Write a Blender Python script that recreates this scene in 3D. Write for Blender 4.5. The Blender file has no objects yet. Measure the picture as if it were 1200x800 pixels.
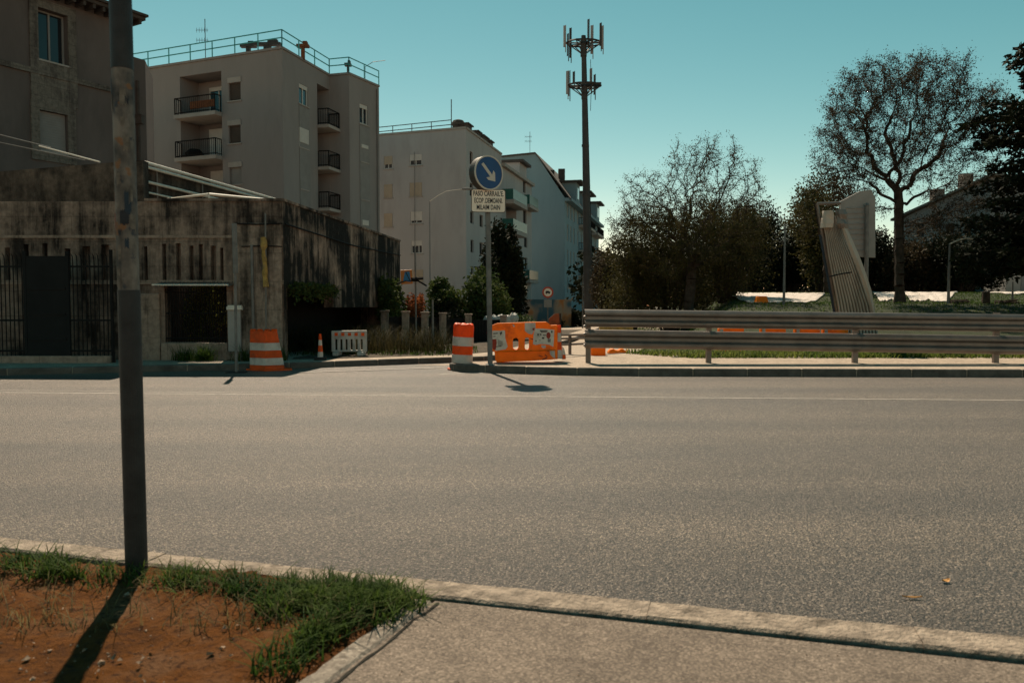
import bpy, bmesh, math, random
import numpy as np
from mathutils import Vector, Matrix
R = math.radians
random.seed(7)
rng = np.random.default_rng(7)
SC = bpy.context.scene
COL = SC.collection

# ------------------------------------------------------------------ camera, sky, sun, exposure
F = 28.0 / 36.0 * 1200.0
CAMZ = 1.5
PITCH = math.atan(42.0 / F)
cam_d = bpy.data.cameras.new('camera')
cam_d.lens = 28.0
cam_d.sensor_width = 36.0
cam_d.sensor_fit = 'HORIZONTAL'
cam_d.clip_start = 0.05
cam_d.clip_end = 3000
cam_d.dof.use_dof = True
cam_d.dof.focus_distance = 17.5
cam_d.dof.aperture_fstop = 3.2
cam = bpy.data.objects.new('camera', cam_d)
cam.location = (0, 0, CAMZ)
cam.rotation_euler = (math.pi / 2 - PITCH, 0, 0)
COL.objects.link(cam)
SC.camera = cam

SUN_EL, SUN_AZ = R(51), R(-15)          # azimuth from +Y, negative = towards -X
world = bpy.data.worlds.new('World')
SC.world = world
world.use_nodes = True
wn, wl = world.node_tree.nodes, world.node_tree.links
bg = wn['Background']
sky = wn.new('ShaderNodeTexSky')
sky.sky_type = 'NISHITA'
sky.sun_disc = False
sky.sun_elevation = SUN_EL
sky.sun_rotation = SUN_AZ % (2 * math.pi)
sky.altitude = 3000
sky.air_density = 1.0
sky.dust_density = 0.5
sky.ozone_density = 1.0
# colour balance of the sky: one power and one gain per channel (teal film look)
sep = wn.new('ShaderNodeSeparateColor')
comb = wn.new('ShaderNodeCombineColor')
wl.new(sky.outputs[0], sep.inputs[0])
for ch, (pw, gain) in enumerate(((1.75, 2.15), (1.05, 0.98), (1.02, 0.57))):
    m1 = wn.new('ShaderNodeMath'); m1.operation = 'MULTIPLY'; m1.inputs[1].default_value = 0.1
    m2 = wn.new('ShaderNodeMath'); m2.operation = 'POWER'; m2.inputs[1].default_value = pw
    m3 = wn.new('ShaderNodeMath'); m3.operation = 'MULTIPLY'; m3.inputs[1].default_value = gain * 10
    wl.new(sep.outputs[ch], m1.inputs[0]); wl.new(m1.outputs[0], m2.inputs[0])
    wl.new(m2.outputs[0], m3.inputs[0]); wl.new(m3.outputs[0], comb.inputs[ch])
wl.new(comb.outputs[0], bg.inputs[0])
bg.inputs[1].default_value = 0.1
sun_d = bpy.data.lights.new('sun', 'SUN')
sun_d.energy = 5.0
sun_d.angle = R(0.5)
sun_d.color = (1.0, 0.83, 0.63)
sun = bpy.data.objects.new('sun', sun_d)
sdir = Vector((math.sin(SUN_AZ) * math.cos(SUN_EL), math.cos(SUN_AZ) * math.cos(SUN_EL), math.sin(SUN_EL)))
sun.rotation_euler = sdir.to_track_quat('Z', 'Y').to_euler()
sun.location = sdir * 60
COL.objects.link(sun)
SC.view_settings.view_transform = 'Standard'
SC.view_settings.look = 'None'
SC.view_settings.gamma = 1
SC.view_settings.exposure = 0.6
SC.cycles.max_bounces = 6
SC.cycles.transparent_max_bounces = 8

# ------------------------------------------------------------------ placing helpers
SP, CP = math.sin(PITCH), math.cos(PITCH)

def ray(px, py):
    u, v = (px - 600) / F, (400 - py) / F
    return Vector((u, CP + v * SP, -SP + v * CP))

def at(px, py, Y):
    d = ray(px, py)
    return Vector((0, 0, CAMZ)) + d * (Y / d.y)

def gz(px, py, z=0.0):
    d = ray(px, py)
    return Vector((0, 0, CAMZ)) + d * ((z - CAMZ) / d.z)

def tag(o, label=None, cat=None, group=None, kind=None):
    if label: o['label'] = label
    if cat: o['category'] = cat
    if group: o['group'] = group
    if kind: o['kind'] = kind
    return o

def empty(name, loc, label=None, cat=None, group=None, rz=0):
    o = bpy.data.objects.new(name, None)
    o.location = loc
    o.rotation_euler = (0, 0, rz)
    o.empty_display_size = 0.2
    COL.objects.link(o)
    return tag(o, label, cat, group)

def world_loc(o):
    v = Vector((0, 0, 0))
    while o is not None:
        v += o.location
        o = o.parent
    return v

class MB:
    """collects geometry (world coordinates unless the parent is rotated)"""
    def __init__(s):
        s.v, s.f = [], []
    def add(s, vs, fs):
        n = len(s.v)
        s.v += [tuple(x) for x in vs]
        s.f += [tuple(i + n for i in f) for f in fs]
        return s
    def box(s, c, size, rz=0, m=None):
        hx, hy, hz = size[0] / 2, size[1] / 2, size[2] / 2
        vs = [Vector((x, y, z)) for x in (-hx, hx) for y in (-hy, hy) for z in (-hz, hz)]
        M = Matrix.Rotation(rz, 3, 'Z') if m is None else m
        vs = [M @ v + Vector(c) for v in vs]
        return s.add(vs, [(0, 1, 3, 2), (4, 6, 7, 5), (0, 4, 5, 1), (2, 3, 7, 6), (0, 2, 6, 4), (1, 5, 7, 3)])
    def tube(s, p0, p1, r0, r1=None, n=8, caps=True):
        p0, p1 = Vector(p0), Vector(p1)
        r1 = r0 if r1 is None else r1
        d = (p1 - p0)
        if d.length < 1e-6: return s
        d.normalize()
        a = d.orthogonal().normalized()
        b = d.cross(a)
        vs = []
        for p, r in ((p0, r0), (p1, r1)):
            for k in range(n):
                t = 2 * math.pi * k / n
                vs.append(p + a * (r * math.cos(t)) + b * (r * math.sin(t)))
        fs = [(k, (k + 1) % n, n + (k + 1) % n, n + k) for k in range(n)]
        if caps:
            fs += [tuple(range(n - 1, -1, -1)), tuple(range(n, 2 * n))]
        return s.add(vs, fs)
    def path(s, pts, r, n=8):
        pts = [Vector(p) for p in pts]
        rings = []
        for i, p in enumerate(pts):
            d = (pts[min(i + 1, len(pts) - 1)] - pts[max(i - 1, 0)]).normalized()
            a = d.cross(Vector((0.13, 0.21, 0.97))).normalized()
            b = d.cross(a)
            rr = r[i] if isinstance(r, (list, tuple)) else r
            rings.append([p + a * (rr * math.cos(2 * math.pi * k / n)) + b * (rr * math.sin(2 * math.pi * k / n)) for k in range(n)])
        vs = [v for q in rings for v in q]
        fs = []
        for i in range(len(pts) - 1):
            for k in range(n):
                fs.append((i * n + k, i * n + (k + 1) % n, (i + 1) * n + (k + 1) % n, (i + 1) * n + k))
        fs += [tuple(range(n - 1, -1, -1)), tuple(range((len(pts) - 1) * n, len(pts) * n))]
        return s.add(vs, fs)
    def lathe(s, prof, c=(0, 0, 0), n=28, squash=1.0, caps=True):
        vs, fs = [], []
        for r, z in prof:
            for k in range(n):
                t = 2 * math.pi * k / n
                vs.append((c[0] + r * math.cos(t), c[1] + r * math.sin(t) * squash, c[2] + z))
        for i in range(len(prof) - 1):
            for k in range(n):
                fs.append((i * n + k, i * n + (k + 1) % n, (i + 1) * n + (k + 1) % n, (i + 1) * n + k))
        if caps:
            fs.append(tuple(range(n - 1, -1, -1)))
            fs.append(tuple(range((len(prof) - 1) * n, len(prof) * n)))
        return s.add(vs, fs)
    def quad(s, a, b, c, d):
        return s.add([a, b, c, d], [(0, 1, 2, 3)])
    def prism(s, poly, z0, z1):
        n = len(poly)
        vs = [(p[0], p[1], z0) for p in poly] + [(p[0], p[1], z1) for p in poly]
        fs = [(k, (k + 1) % n, n + (k + 1) % n, n + k) for k in range(n)]
        fs += [tuple(range(n - 1, -1, -1)), tuple(range(n, 2 * n))]
        return s.add(vs, fs)
    def build(s, name, mat, parent=None, smooth=False, bevel=0.0, local=False, seg=2):
        me = bpy.data.meshes.new(name)
        off = Vector((0, 0, 0)) if (parent is None or local) else world_loc(parent)
        v = np.array(s.v, dtype=float) - np.array(off)
        me.from_pydata([tuple(x) for x in v], [], s.f)
        me.materials.append(mat)
        o = bpy.data.objects.new(name, me)
        COL.objects.link(o)
        bm = bmesh.new()
        bm.from_mesh(me)
        if len(s.f) < 60000:
            bmesh.ops.recalc_face_normals(bm, faces=bm.faces)
        bm.to_mesh(me)
        bm.free()
        if smooth:
            me.polygons.foreach_set('use_smooth', [True] * len(me.polygons))
        if bevel:
            md = o.modifiers.new('bevel', 'BEVEL')
            md.width = bevel
            md.segments = seg
            md.limit_method = 'ANGLE'
            md.angle_limit = R(40)
        if parent is not None:
            o.parent = parent
        return o

def fast_mesh(name, verts, faces_quads, mat, parent=None):
    """numpy quads -> one mesh object"""
    me = bpy.data.meshes.new(name)
    off = np.zeros(3) if parent is None else np.array(world_loc(parent))
    verts = np.asarray(verts, dtype=np.float32) - off.astype(np.float32)
    nf = len(faces_quads)
    k = faces_quads.shape[1]
    me.vertices.add(len(verts))
    me.vertices.foreach_set('co', verts.ravel())
    me.loops.add(nf * k)
    me.loops.foreach_set('vertex_index', faces_quads.astype(np.int32).ravel())
    me.polygons.add(nf)
    me.polygons.foreach_set('loop_start', np.arange(0, nf * k, k, dtype=np.int32))
    me.polygons.foreach_set('loop_total', np.full(nf, k, dtype=np.int32))
    me.update(calc_edges=True)
    me.materials.append(mat)
    o = bpy.data.objects.new(name, me)
    COL.objects.link(o)
    if parent is not None: o.parent = parent
    return o

def outline_solid(outline, holes, thick):
    """polygon with holes (lists of world points in one plane) given a thickness vector"""
    bm = bmesh.new()
    edges = []
    for loop in [outline] + list(holes):
        vs = [bm.verts.new(Vector(p)) for p in loop]
        for i in range(len(vs)):
            edges.append(bm.edges.new((vs[i], vs[(i + 1) % len(vs)])))
    bmesh.ops.triangle_fill(bm, use_beauty=True, use_dissolve=False, edges=edges)
    g = bmesh.ops.extrude_face_region(bm, geom=bm.faces[:])
    bmesh.ops.translate(bm, vec=Vector(thick), verts=[e for e in g['geom'] if isinstance(e, bmesh.types.BMVert)])
    bmesh.ops.recalc_face_normals(bm, faces=bm.faces)
    mb = MB()
    bm.verts.index_update()
    mb.add([v.co.copy() for v in bm.verts], [tuple(v.index for v in f.verts) for f in bm.faces])
    bm.free()
    return mb

# ------------------------------------------------------------------ materials
def nodes_of(name):
    m = bpy.data.materials.new(name)
    m.use_nodes = True
    nt = m.node_tree
    return m, nt.nodes, nt.links, nt.nodes['Principled BSDF']

def pos_coord(n, l, scale=(1, 1, 1), rot=(0, 0, 0), obj=False):
    mp = n.new('ShaderNodeMapping')
    mp.inputs['Scale'].default_value = scale
    mp.inputs['Rotation'].default_value = rot
    if obj:
        t = n.new('ShaderNodeTexCoord')
        l.new(t.outputs['Object'], mp.inputs['Vector'])
    else:
        g = n.new('ShaderNodeNewGeometry')
        l.new(g.outputs['Position'], mp.inputs['Vector'])
    return mp.outputs[0]

def noise(n, l, vec, scale, detail=5, rough=0.6):
    t = n.new('ShaderNodeTexNoise')
    t.inputs['Scale'].default_value = scale
    t.inputs['Detail'].default_value = detail
    t.inputs['Roughness'].default_value = rough
    l.new(vec, t.inputs['Vector'])
    return t.outputs['Fac']

def ramp(n, l, fac, stops):
    r = n.new('ShaderNodeValToRGB')
    while len(r.color_ramp.elements) < len(stops):
        r.color_ramp.elements.new(0.5)
    for e, (p, c) in zip(r.color_ramp.elements, stops):
        e.position = p
        e.color = (c[0], c[1], c[2], 1) if len(c) == 3 else c
    l.new(fac, r.inputs[0])
    return r.outputs[0]

def mixc(n, l, fac, a, b, mode='MIX'):
    m = n.new('ShaderNodeMix')
    m.data_type = 'RGBA'
    m.blend_type = mode
    for sock, val in ((m.inputs[0], fac), (m.inputs[6], a), (m.inputs[7], b)):
        if isinstance(val, (int, float)): sock.default_value = val
        elif isinstance(val, tuple): sock.default_value = (val[0], val[1], val[2], 1)
        else: l.new(val, sock)
    return m.outputs[2]

def bump(n, l, height, strength, dist, bs):
    b = n.new('ShaderNodeBump')
    b.inputs['Strength'].default_value = strength
    b.inputs['Distance'].default_value = dist
    l.new(height, b.inputs['Height'])
    l.new(b.outputs[0], bs.inputs['Normal'])

def basic(name, col, rough=0.8, var=0.25, scale=3.0, bmp=0.0, bscale=60, metal=0.0, spec=0.3, dirt=None, dirt_amt=0.5, obj=False, stretch=(1, 1, 1)):
    m, n, l, bs = nodes_of(name)
    vec = pos_coord(n, l, stretch, obj=obj)
    f = noise(n, l, vec, scale, 6)
    c = ramp(n, l, f, [(0.3, [x * (1 - var) for x in col]), (0.7, [min(1, x * (1 + var)) for x in col])])
    if dirt is not None:
        f2 = noise(n, l, vec, scale * 0.45 + 0.7, 8, 0.7)
        k = ramp(n, l, f2, [(0.5, (0, 0, 0)), (0.68, (dirt_amt,) * 3)])
        c = mixc(n, l, k, c, tuple(dirt))
    l.new(c, bs.inputs['Base Color'])
    bs.inputs['Roughness'].default_value = rough
    bs.inputs['Metallic'].default_value = metal
    bs.inputs['Specular IOR Level'].default_value = spec
    if bmp:
        bump(n, l, noise(n, l, vec, bscale, 4), 1.0, bmp, bs)
    return m

def asphalt():
    m, n, l, bs = nodes_of('asphalt')
    vec = pos_coord(n, l)
    vo = n.new('ShaderNodeTexVoronoi')
    vo.inputs['Scale'].default_value = 80
    vo.inputs['Randomness'].default_value = 1.0
    l.new(vec, vo.inputs['Vector'])
    g = n.new('ShaderNodeSeparateColor')
    l.new(vo.outputs['Color'], g.inputs[0])
    stone = ramp(n, l, g.outputs[0], [(0.0, (0.085, 0.069, 0.055)), (0.5, (0.20, 0.160, 0.125)), (0.85, (0.34, 0.27, 0.21)), (1.0, (0.56, 0.45, 0.35))])
    gapf = ramp(n, l, vo.outputs['Distance'], [(0.30, (1, 1, 1)), (0.60, (0.24, 0.22, 0.20))])
    stone = mixc(n, l, 1.0, stone, gapf, 'MULTIPLY')
    big = noise(n, l, pos_coord(n, l, (0.35, 1.0, 1.0)), 0.55, 5, 0.55)
    wear = ramp(n, l, big, [(0.3, (0.72, 0.72, 0.73)), (0.7, (1.15, 1.13, 1.1))])
    c = mixc(n, l, 1.0, stone, wear, 'MULTIPLY')
    # oily wheel tracks / patches along the road
    f2 = noise(n, l, pos_coord(n, l, (0.06, 1.3, 1)), 0.9, 4, 0.5)
    tr = ramp(n, l, f2, [(0.35, (0.82, 0.82, 0.82)), (0.65, (1.08, 1.08, 1.08))])
    c = mixc(n, l, 1.0, c, tr, 'MULTIPLY')
    wv = n.new('ShaderNodeTexWave'); wv.wave_type = 'BANDS'; wv.bands_direction = 'Y'
    wv.inputs['Scale'].default_value = 0.155; wv.inputs['Distortion'].default_value = 0.8; wv.inputs['Detail'].default_value = 3; wv.inputs['Detail Scale'].default_value = 0.6
    l.new(pos_coord(n, l, (0.15, 1, 1), (0, 0, 0.05)), wv.inputs['Vector'])
    c = mixc(n, l, 1.0, c, ramp(n, l, wv.outputs['Fac'], [(0.1, (0.86, 0.86, 0.87)), (0.7, (1.08, 1.07, 1.05))]), 'MULTIPLY')
    sp = noise(n, l, pos_coord(n, l, (0.7, 1, 1)), 1.7, 3, 0.5)
    c = mixc(n, l, ramp(n, l, sp, [(0.66, (0, 0, 0)), (0.74, (0.45,) * 3)]), c, (0.03, 0.027, 0.025))
    l.new(c, bs.inputs['Base Color'])
    bs.inputs['Roughness'].default_value = 0.46
    bs.inputs['Specular IOR Level'].default_value = 0.6
    fine = noise(n, l, vec, 130, 3)
    mth = n.new('ShaderNodeMath'); mth.operation = 'MULTIPLY_ADD'
    l.new(vo.outputs['Distance'], mth.inputs[0]); mth.inputs[1].default_value = -1.0
    l.new(fine, mth.inputs[2])
    bump(n, l, mth.outputs[0], 1.0, 0.016, bs)
    return m

def stained_concrete(name, base, dark, amount=0.5, streak=(1.6, 1.6, 0.18), joints=True, jw=1.5, jh=0.62):
    m, n, l, bs = nodes_of(name)
    vec = pos_coord(n, l)
    svec = pos_coord(n, l, streak)
    f1 = noise(n, l, svec, 1.5, 9, 0.68)
    f2 = noise(n, l, vec, 0.55, 6, 0.65)
    add = n.new('ShaderNodeMath'); add.operation = 'MULTIPLY_ADD'
    l.new(f1, add.inputs[0]); add.inputs[1].default_value = 0.5
    mul = n.new('ShaderNodeMath'); mul.operation = 'MULTIPLY'
    l.new(f2, mul.inputs[0]); mul.inputs[1].default_value = 0.5
    l.new(mul.outputs[0], add.inputs[2])
    lo = 0.60 - 0.2 * amount
    k = ramp(n, l, add.outputs[0], [(lo - 0.06, (0, 0, 0)), (lo + 0.05, (1, 1, 1))])
    fine = noise(n, l, vec, 7.0, 7, 0.7)
    light = ramp(n, l, fine, [(0.3, [x * 0.6 for x in base]), (0.7, [x * 1.25 for x in base])])
    dk = ramp(n, l, fine, [(0.3, [x * 0.6 for x in dark]), (0.75, [x * 1.8 for x in dark])])
    c = mixc(n, l, k, light, dk)
    h = noise(n, l, vec, 22, 6, 0.7)
    if joints:
        tc = n.new('ShaderNodeNewGeometry')
        sp = n.new('ShaderNodeSeparateXYZ'); l.new(tc.outputs['Position'], sp.inputs[0])
        sm = n.new('ShaderNodeMath'); sm.operation = 'ADD'
        l.new(sp.outputs[0], sm.inputs[0]); l.new(sp.outputs[1], sm.inputs[1])
        cb = n.new('ShaderNodeCombineXYZ'); l.new(sm.outputs[0], cb.inputs[0]); l.new(sp.outputs[2], cb.inputs[1])
        br = n.new('ShaderNodeTexBrick')
        br.inputs['Scale'].default_value = 1.0
        br.inputs['Brick Width'].default_value = jw
        br.inputs['Row Height'].default_value = jh
        br.inputs['Mortar Size'].default_value = 0.010
        br.inputs['Mortar Smooth'].default_value = 0.3
        br.inputs['Color1'].default_value = (1, 1, 1, 1)
        br.inputs['Color2'].default_value = (0.9, 0.9, 0.9, 1)
        br.inputs['Mortar'].default_value = (0.62, 0.62, 0.62, 1)
        l.new(cb.outputs[0], br.inputs['Vector'])
        c = mixc(n, l, 1.0, c, br.outputs['Color'], 'MULTIPLY')
    l.new(c, bs.inputs['Base Color'])
    bs.inputs['Roughness'].default_value = 0.92
    bs.inputs['Specular IOR Level'].default_value = 0.15
    bump(n, l, h, 0.8, 0.03, bs)
    return m

def leafmat(name, c1, c2, trans=0.35, scale=1.1):
    m = bpy.data.materials.new(name)
    m.use_nodes = True
    n, l = m.node_tree.nodes, m.node_tree.links
    n.remove(n['Principled BSDF'])
    out = n['Material Output']
    vec = pos_coord(n, l)
    f = noise(n, l, vec, scale, 2)
    g = noise(n, l, vec, 23.0, 1)
    c = ramp(n, l, f, [(0.35, c1), (0.65, c2)])
    c = mixc(n, l, 1.0, c, ramp(n, l, g, [(0.3, (0.55,) * 3), (0.7, (1.4,) * 3)]), 'MULTIPLY')
    d = n.new('ShaderNodeBsdfPrincipled')
    d.inputs['Roughness'].default_value = 0.75
    d.inputs['Specular IOR Level'].default_value = 0.1
    t = n.new('ShaderNodeBsdfTranslucent')
    l.new(c, d.inputs['Base Color'])
    l.new(c, t.inputs['Color'])
    mx = n.new('ShaderNodeMixShader')
    mx.inputs[0].default_value = trans
    l.new(d.outputs[0], mx.inputs[1]); l.new(t.outputs[0], mx.inputs[2])
    l.new(mx.outputs[0], out.inputs['Surface'])
    return m

def glassmat(name, col=(0.015, 0.02, 0.025)):
    m, n, l, bs = nodes_of(name)
    bs.inputs['Base Color'].default_value = (*col, 1)
    bs.inputs['Roughness'].default_value = 0.06
    bs.inputs['Specular IOR Level'].default_value = 0.6
    bump(n, l, noise(n, l, pos_coord(n, l), 1.2, 2), 0.5, 0.01, bs)
    return m

def soil():
    m, n, l, bs = nodes_of('orange_soil')
    vec = pos_coord(n, l)
    f = noise(n, l, vec, 2.3, 8, 0.65)
    c = ramp(n, l, f, [(0.3, (0.065, 0.027, 0.010)), (0.5, (0.165, 0.060, 0.013)), (0.72, (0.20, 0.11, 0.06))])
    f2 = noise(n, l, vec, 26, 6, 0.7)
    c = mixc(n, l, ramp(n, l, f2, [(0.52, (0, 0, 0)), (0.62, (0.75,) * 3)]), c, (0.05, 0.022, 0.012))
    l.new(c, bs.inputs['Base Color'])
    bs.inputs['Roughness'].default_value = 1.0
    bs.inputs['Specular IOR Level'].default_value = 0.1
    bump(n, l, noise(n, l, vec, 24, 9, 0.75), 1.0, 0.06, bs)
    return m

def rough_pavement(name, a, b, sc=70, bd=0.006):
    m, n, l, bs = nodes_of(name)
    vec = pos_coord(n, l)
    vo = n.new('ShaderNodeTexVoronoi'); vo.inputs['Scale'].default_value = sc
    l.new(vec, vo.inputs['Vector'])
    g = n.new('ShaderNodeSeparateColor'); l.new(vo.outputs['Color'], g.inputs[0])
    c = ramp(n, l, g.outputs[0], [(0.0, a), (0.75, [(x + y) / 2 for x, y in zip(a, b)]), (1.0, b)])
    f = noise(n, l, vec, 3.2, 8, 0.7)
    c = mixc(n, l, 1.0, c, ramp(n, l, f, [(0.3, (0.62, 0.6, 0.58)), (0.68, (1.15, 1.12, 1.08))]), 'MULTIPLY')
    f2 = noise(n, l, vec, 14, 6, 0.7)
    c = mixc(n, l, ramp(n, l, f2, [(0.6, (0, 0, 0)), (0.7, (0.7,) * 3)]), c, (0.06, 0.045, 0.033))
    l.new(c, bs.inputs['Base Color'])
    bs.inputs['Roughness'].default_value = 0.85
    bs.inputs['Specular IOR Level'].default_value = 0.25
    bump(n, l, noise(n, l, vec, 75, 6, 0.7), 1.0, bd * 2.2, bs)
    return m

M = {}
M['asphalt'] = asphalt()
M['pavement'] = rough_pavement('worn_pavement', (0.10, 0.08, 0.064), (0.31, 0.25, 0.20), 125, 0.005)
M['kerb'] = basic('kerb_stone', (0.27, 0.215, 0.165), 0.9, 0.45, 11, 0.03, 45, dirt=(0.075, 0.058, 0.042), dirt_amt=0.9)
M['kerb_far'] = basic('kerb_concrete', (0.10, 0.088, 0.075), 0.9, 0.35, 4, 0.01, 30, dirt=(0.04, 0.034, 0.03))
M['edging'] = rough_pavement('broken_edging', (0.20, 0.17, 0.14), (0.42, 0.37, 0.31), 60, 0.006)
M['sand'] = rough_pavement('dusty_concrete', (0.26, 0.21, 0.165), (0.46, 0.38, 0.30), 30, 0.004)
M['soil'] = soil()
M['lawn'] = basic('lawn_ground', (0.022, 0.03, 0.010), 1, 0.5, 2.0, 0.04, 25, dirt=(0.04, 0.03, 0.018))  # ground colour darkened to stand for tree shade on the bank
M['verge'] = basic('verge_soil', (0.06, 0.045, 0.03), 1, 0.5, 3.0, 0.05, 18, dirt=(0.03, 0.03, 0.014))
M['ground'] = basic('ground', (0.12, 0.105, 0.085), 1, 0.3, 0.8, 0.02, 12)
M['paint_line'] = basic('road_paint', (0.26, 0.235, 0.205), 0.7, 0.3, 6, 0.004, 90, dirt=(0.14, 0.125, 0.11), dirt_amt=1.0)
M['joint_dark'] = basic('dark_joint', (0.018, 0.015, 0.01), 1, 0.5, 20, 0.01, 60)  # near-black brown for the kerb gap and the pavement crack
M['conc'] = stained_concrete('stained_concrete', (0.30, 0.215, 0.168), (0.025, 0.019, 0.016), 0.46)
M['conc_side'] = stained_concrete('streaked_concrete', (0.36, 0.255, 0.195), (0.013, 0.011, 0.009), 0.66, (1.3, 1.3, 0.16), joints=False)
M['conc_up'] = stained_concrete('dark_render', (0.15, 0.11, 0.085), (0.035, 0.027, 0.022), 0.6, (1.2, 1.2, 0.3), joints=False)
M['pier'] = stained_concrete('pier_stone', (0.34, 0.25, 0.195), (0.05, 0.038, 0.03), 0.15, jw=0.9, jh=0.7)
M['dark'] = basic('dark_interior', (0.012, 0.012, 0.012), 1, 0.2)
M['stucco1'] = basic('warm_grey_stucco', (0.24, 0.222, 0.217), 0.92, 0.07, 0.5, 0.004, 30, spec=0.1, dirt=(0.195, 0.18, 0.175), dirt_amt=0.5, stretch=(1, 1, 0.3))
M['stucco2'] = basic('pale_grey_stucco', (0.36, 0.35, 0.35), 0.92, 0.07, 0.4, 0.004, 25, spec=0.1, dirt=(0.275, 0.265, 0.26), dirt_amt=0.5, stretch=(1, 1, 0.3))
M['stucco3'] = basic('blue_grey_stucco', (0.17, 0.25, 0.29), 0.92, 0.08, 0.4, 0.004, 25, spec=0.1, dirt=(0.135, 0.205, 0.24), dirt_amt=0.5, stretch=(1, 1, 0.3))
M['stucco0'] = basic('old_house_render', (0.12, 0.10, 0.095), 0.95, 0.15, 0.7, 0.006, 20, spec=0.1, dirt=(0.085, 0.075, 0.07), dirt_amt=0.6, stretch=(1, 1, 0.35))
M['stone0'] = stained_concrete('window_stone', (0.17, 0.15, 0.13), (0.07, 0.06, 0.055), 0.3, jw=0.7, jh=0.45)
M['panel_grey'] = basic('grey_panel', (0.21, 0.205, 0.20), 0.85, 0.1, 2, spec=0.15)
M['trim'] = basic('pale_trim', (0.31, 0.285, 0.265), 0.85, 0.12, 2, spec=0.15)
M['roof'] = basic('dark_roof', (0.06, 0.05, 0.045), 0.9, 0.3, 3)
M['rail_teal'] = basic('teal_painted_rail', (0.05, 0.30, 0.31), 0.6, 0.2, 4)
M['rail_green'] = basic('green_glass_balustrade', (0.02, 0.10, 0.085), 0.35, 0.2, 2)
M['rail_black'] = basic('black_iron', (0.012, 0.011, 0.011), 0.7, 0.3, 8, spec=0.1)
M['frame_w'] = basic('window_frame_white', (0.5, 0.5, 0.48), 0.5, 0.05, 3)
M['frame_d'] = basic('window_frame_dark', (0.05, 0.045, 0.04), 0.5, 0.15, 3)
M['shutter'] = basic('beige_roller_shutter', (0.36, 0.30, 0.23), 0.7, 0.08, 3)
M['shutter_w'] = basic('white_roller_shutter', (0.5, 0.48, 0.45), 0.7, 0.08, 3)
M['shutter_br'] = basic('brown_roller_shutter', (0.06, 0.042, 0.032), 0.7, 0.15, 3)
M['glass'] = glassmat('window_glass')
M['glass_b'] = glassmat('bluish_glass', (0.02, 0.06, 0.08))
M['galv'] = basic('galvanised_steel', (0.155, 0.128, 0.112), 0.40, 0.25, 2.5, 0.002, 18, metal=0.4, spec=0.5, dirt=(0.11, 0.08, 0.06), dirt_amt=0.5)
M['steel_grey'] = basic('grey_painted_steel', (0.16, 0.15, 0.14), 0.6, 0.25, 6, metal=0.2)
M['pipe_w'] = basic('white_painted_pipe', (0.62, 0.56, 0.48), 0.5, 0.12, 5)
M['mast'] = basic('mast_steel', (0.055, 0.05, 0.048), 0.6, 0.2, 2, metal=0.2)
M['antenna'] = basic('antenna_shell', (0.30, 0.28, 0.28), 0.6, 0.1, 3)
M['pole_dark'] = basic('pole_black_paint', (0.028, 0.026, 0.026), 0.6, 0.35, 9, 0.003, 60, obj=False)
M['orange'] = basic('orange_plastic', (0.90, 0.24, 0.006), 0.5, 0.14, 2.5, 0.002, 30, dirt=(0.33, 0.085, 0.02), dirt_amt=0.6)
M['red_orange'] = basic('red_orange_plastic', (0.90, 0.105, 0.006), 0.45, 0.14, 5, 0.002, 40, dirt=(0.28, 0.05, 0.02), dirt_amt=0.5)
def see_through(m, amount):
    n, l = m.node_tree.nodes, m.node_tree.links
    bs, out = n['Principled BSDF'], n['Material Output']
    t = n.new('ShaderNodeBsdfTranslucent')
    l.new(bs.inputs['Base Color'].links[0].from_socket, t.inputs['Color'])
    mx = n.new('ShaderNodeMixShader'); mx.inputs[0].default_value = amount
    l.new(bs.outputs[0], mx.inputs[1]); l.new(t.outputs[0], mx.inputs[2]); l.new(mx.outputs[0], out.inputs['Surface'])
    return m
for kk in ('orange', 'red_orange'): see_through(M[kk], 0.32)
M['reflect'] = see_through(basic('white_reflective_band', (0.62, 0.54, 0.48), 0.45, 0.12, 5, dirt=(0.30, 0.22, 0.18), dirt_amt=0.6), 0.15)
M['white_pl'] = basic('dirty_white_plastic', (0.46, 0.43, 0.39), 0.6, 0.15, 4, dirt=(0.20, 0.17, 0.14))
M['rubber'] = basic('black_rubber', (0.02, 0.02, 0.02), 0.8, 0.2, 8)
M['paper'] = basic('torn_paper', (0.58, 0.52, 0.45), 0.9, 0.15, 8, dirt=(0.34, 0.28, 0.22), dirt_amt=0.6)
M['old_paper'] = basic('grimy_sticker_paper', (0.16, 0.13, 0.105), 0.9, 0.4, 22, dirt=(0.05, 0.045, 0.04), dirt_amt=0.9)
M['ink'] = basic('ink', (0.03, 0.03, 0.035), 0.8, 0.3, 20)
M['red_ink'] = basic('red_ink', (0.26, 0.035, 0.02), 0.7, 0.2, 10)
M['blue_ink'] = basic('blue_ink', (0.022, 0.035, 0.05), 0.7, 0.2, 10)
M['sign_blue'] = basic('sign_blue', (0.002, 0.05, 0.17), 0.35, 0.12, 3, spec=0.4)
M['sign_white'] = basic('sign_white', (0.56, 0.49, 0.42), 0.45, 0.06, 4)
M['sign_plate'] = basic('sign_cream_plate', (0.88, 0.74, 0.61), 0.55, 0.07, 5)
M['sign_back'] = basic('sign_box_metal', (0.075, 0.065, 0.058), 0.55, 0.2, 5, metal=0.3)
M['sign_red'] = basic('sign_red', (0.50, 0.06, 0.025), 0.5, 0.1, 4)
M['sign_orange'] = basic('sign_orange', (0.55, 0.17, 0.035), 0.5, 0.15, 4)
M['yellow'] = basic('yellow_foam', (0.34, 0.21, 0.06), 0.9, 0.4, 9, 0.02, 20, dirt=(0.16, 0.13, 0.09), dirt_amt=0.8)
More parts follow.
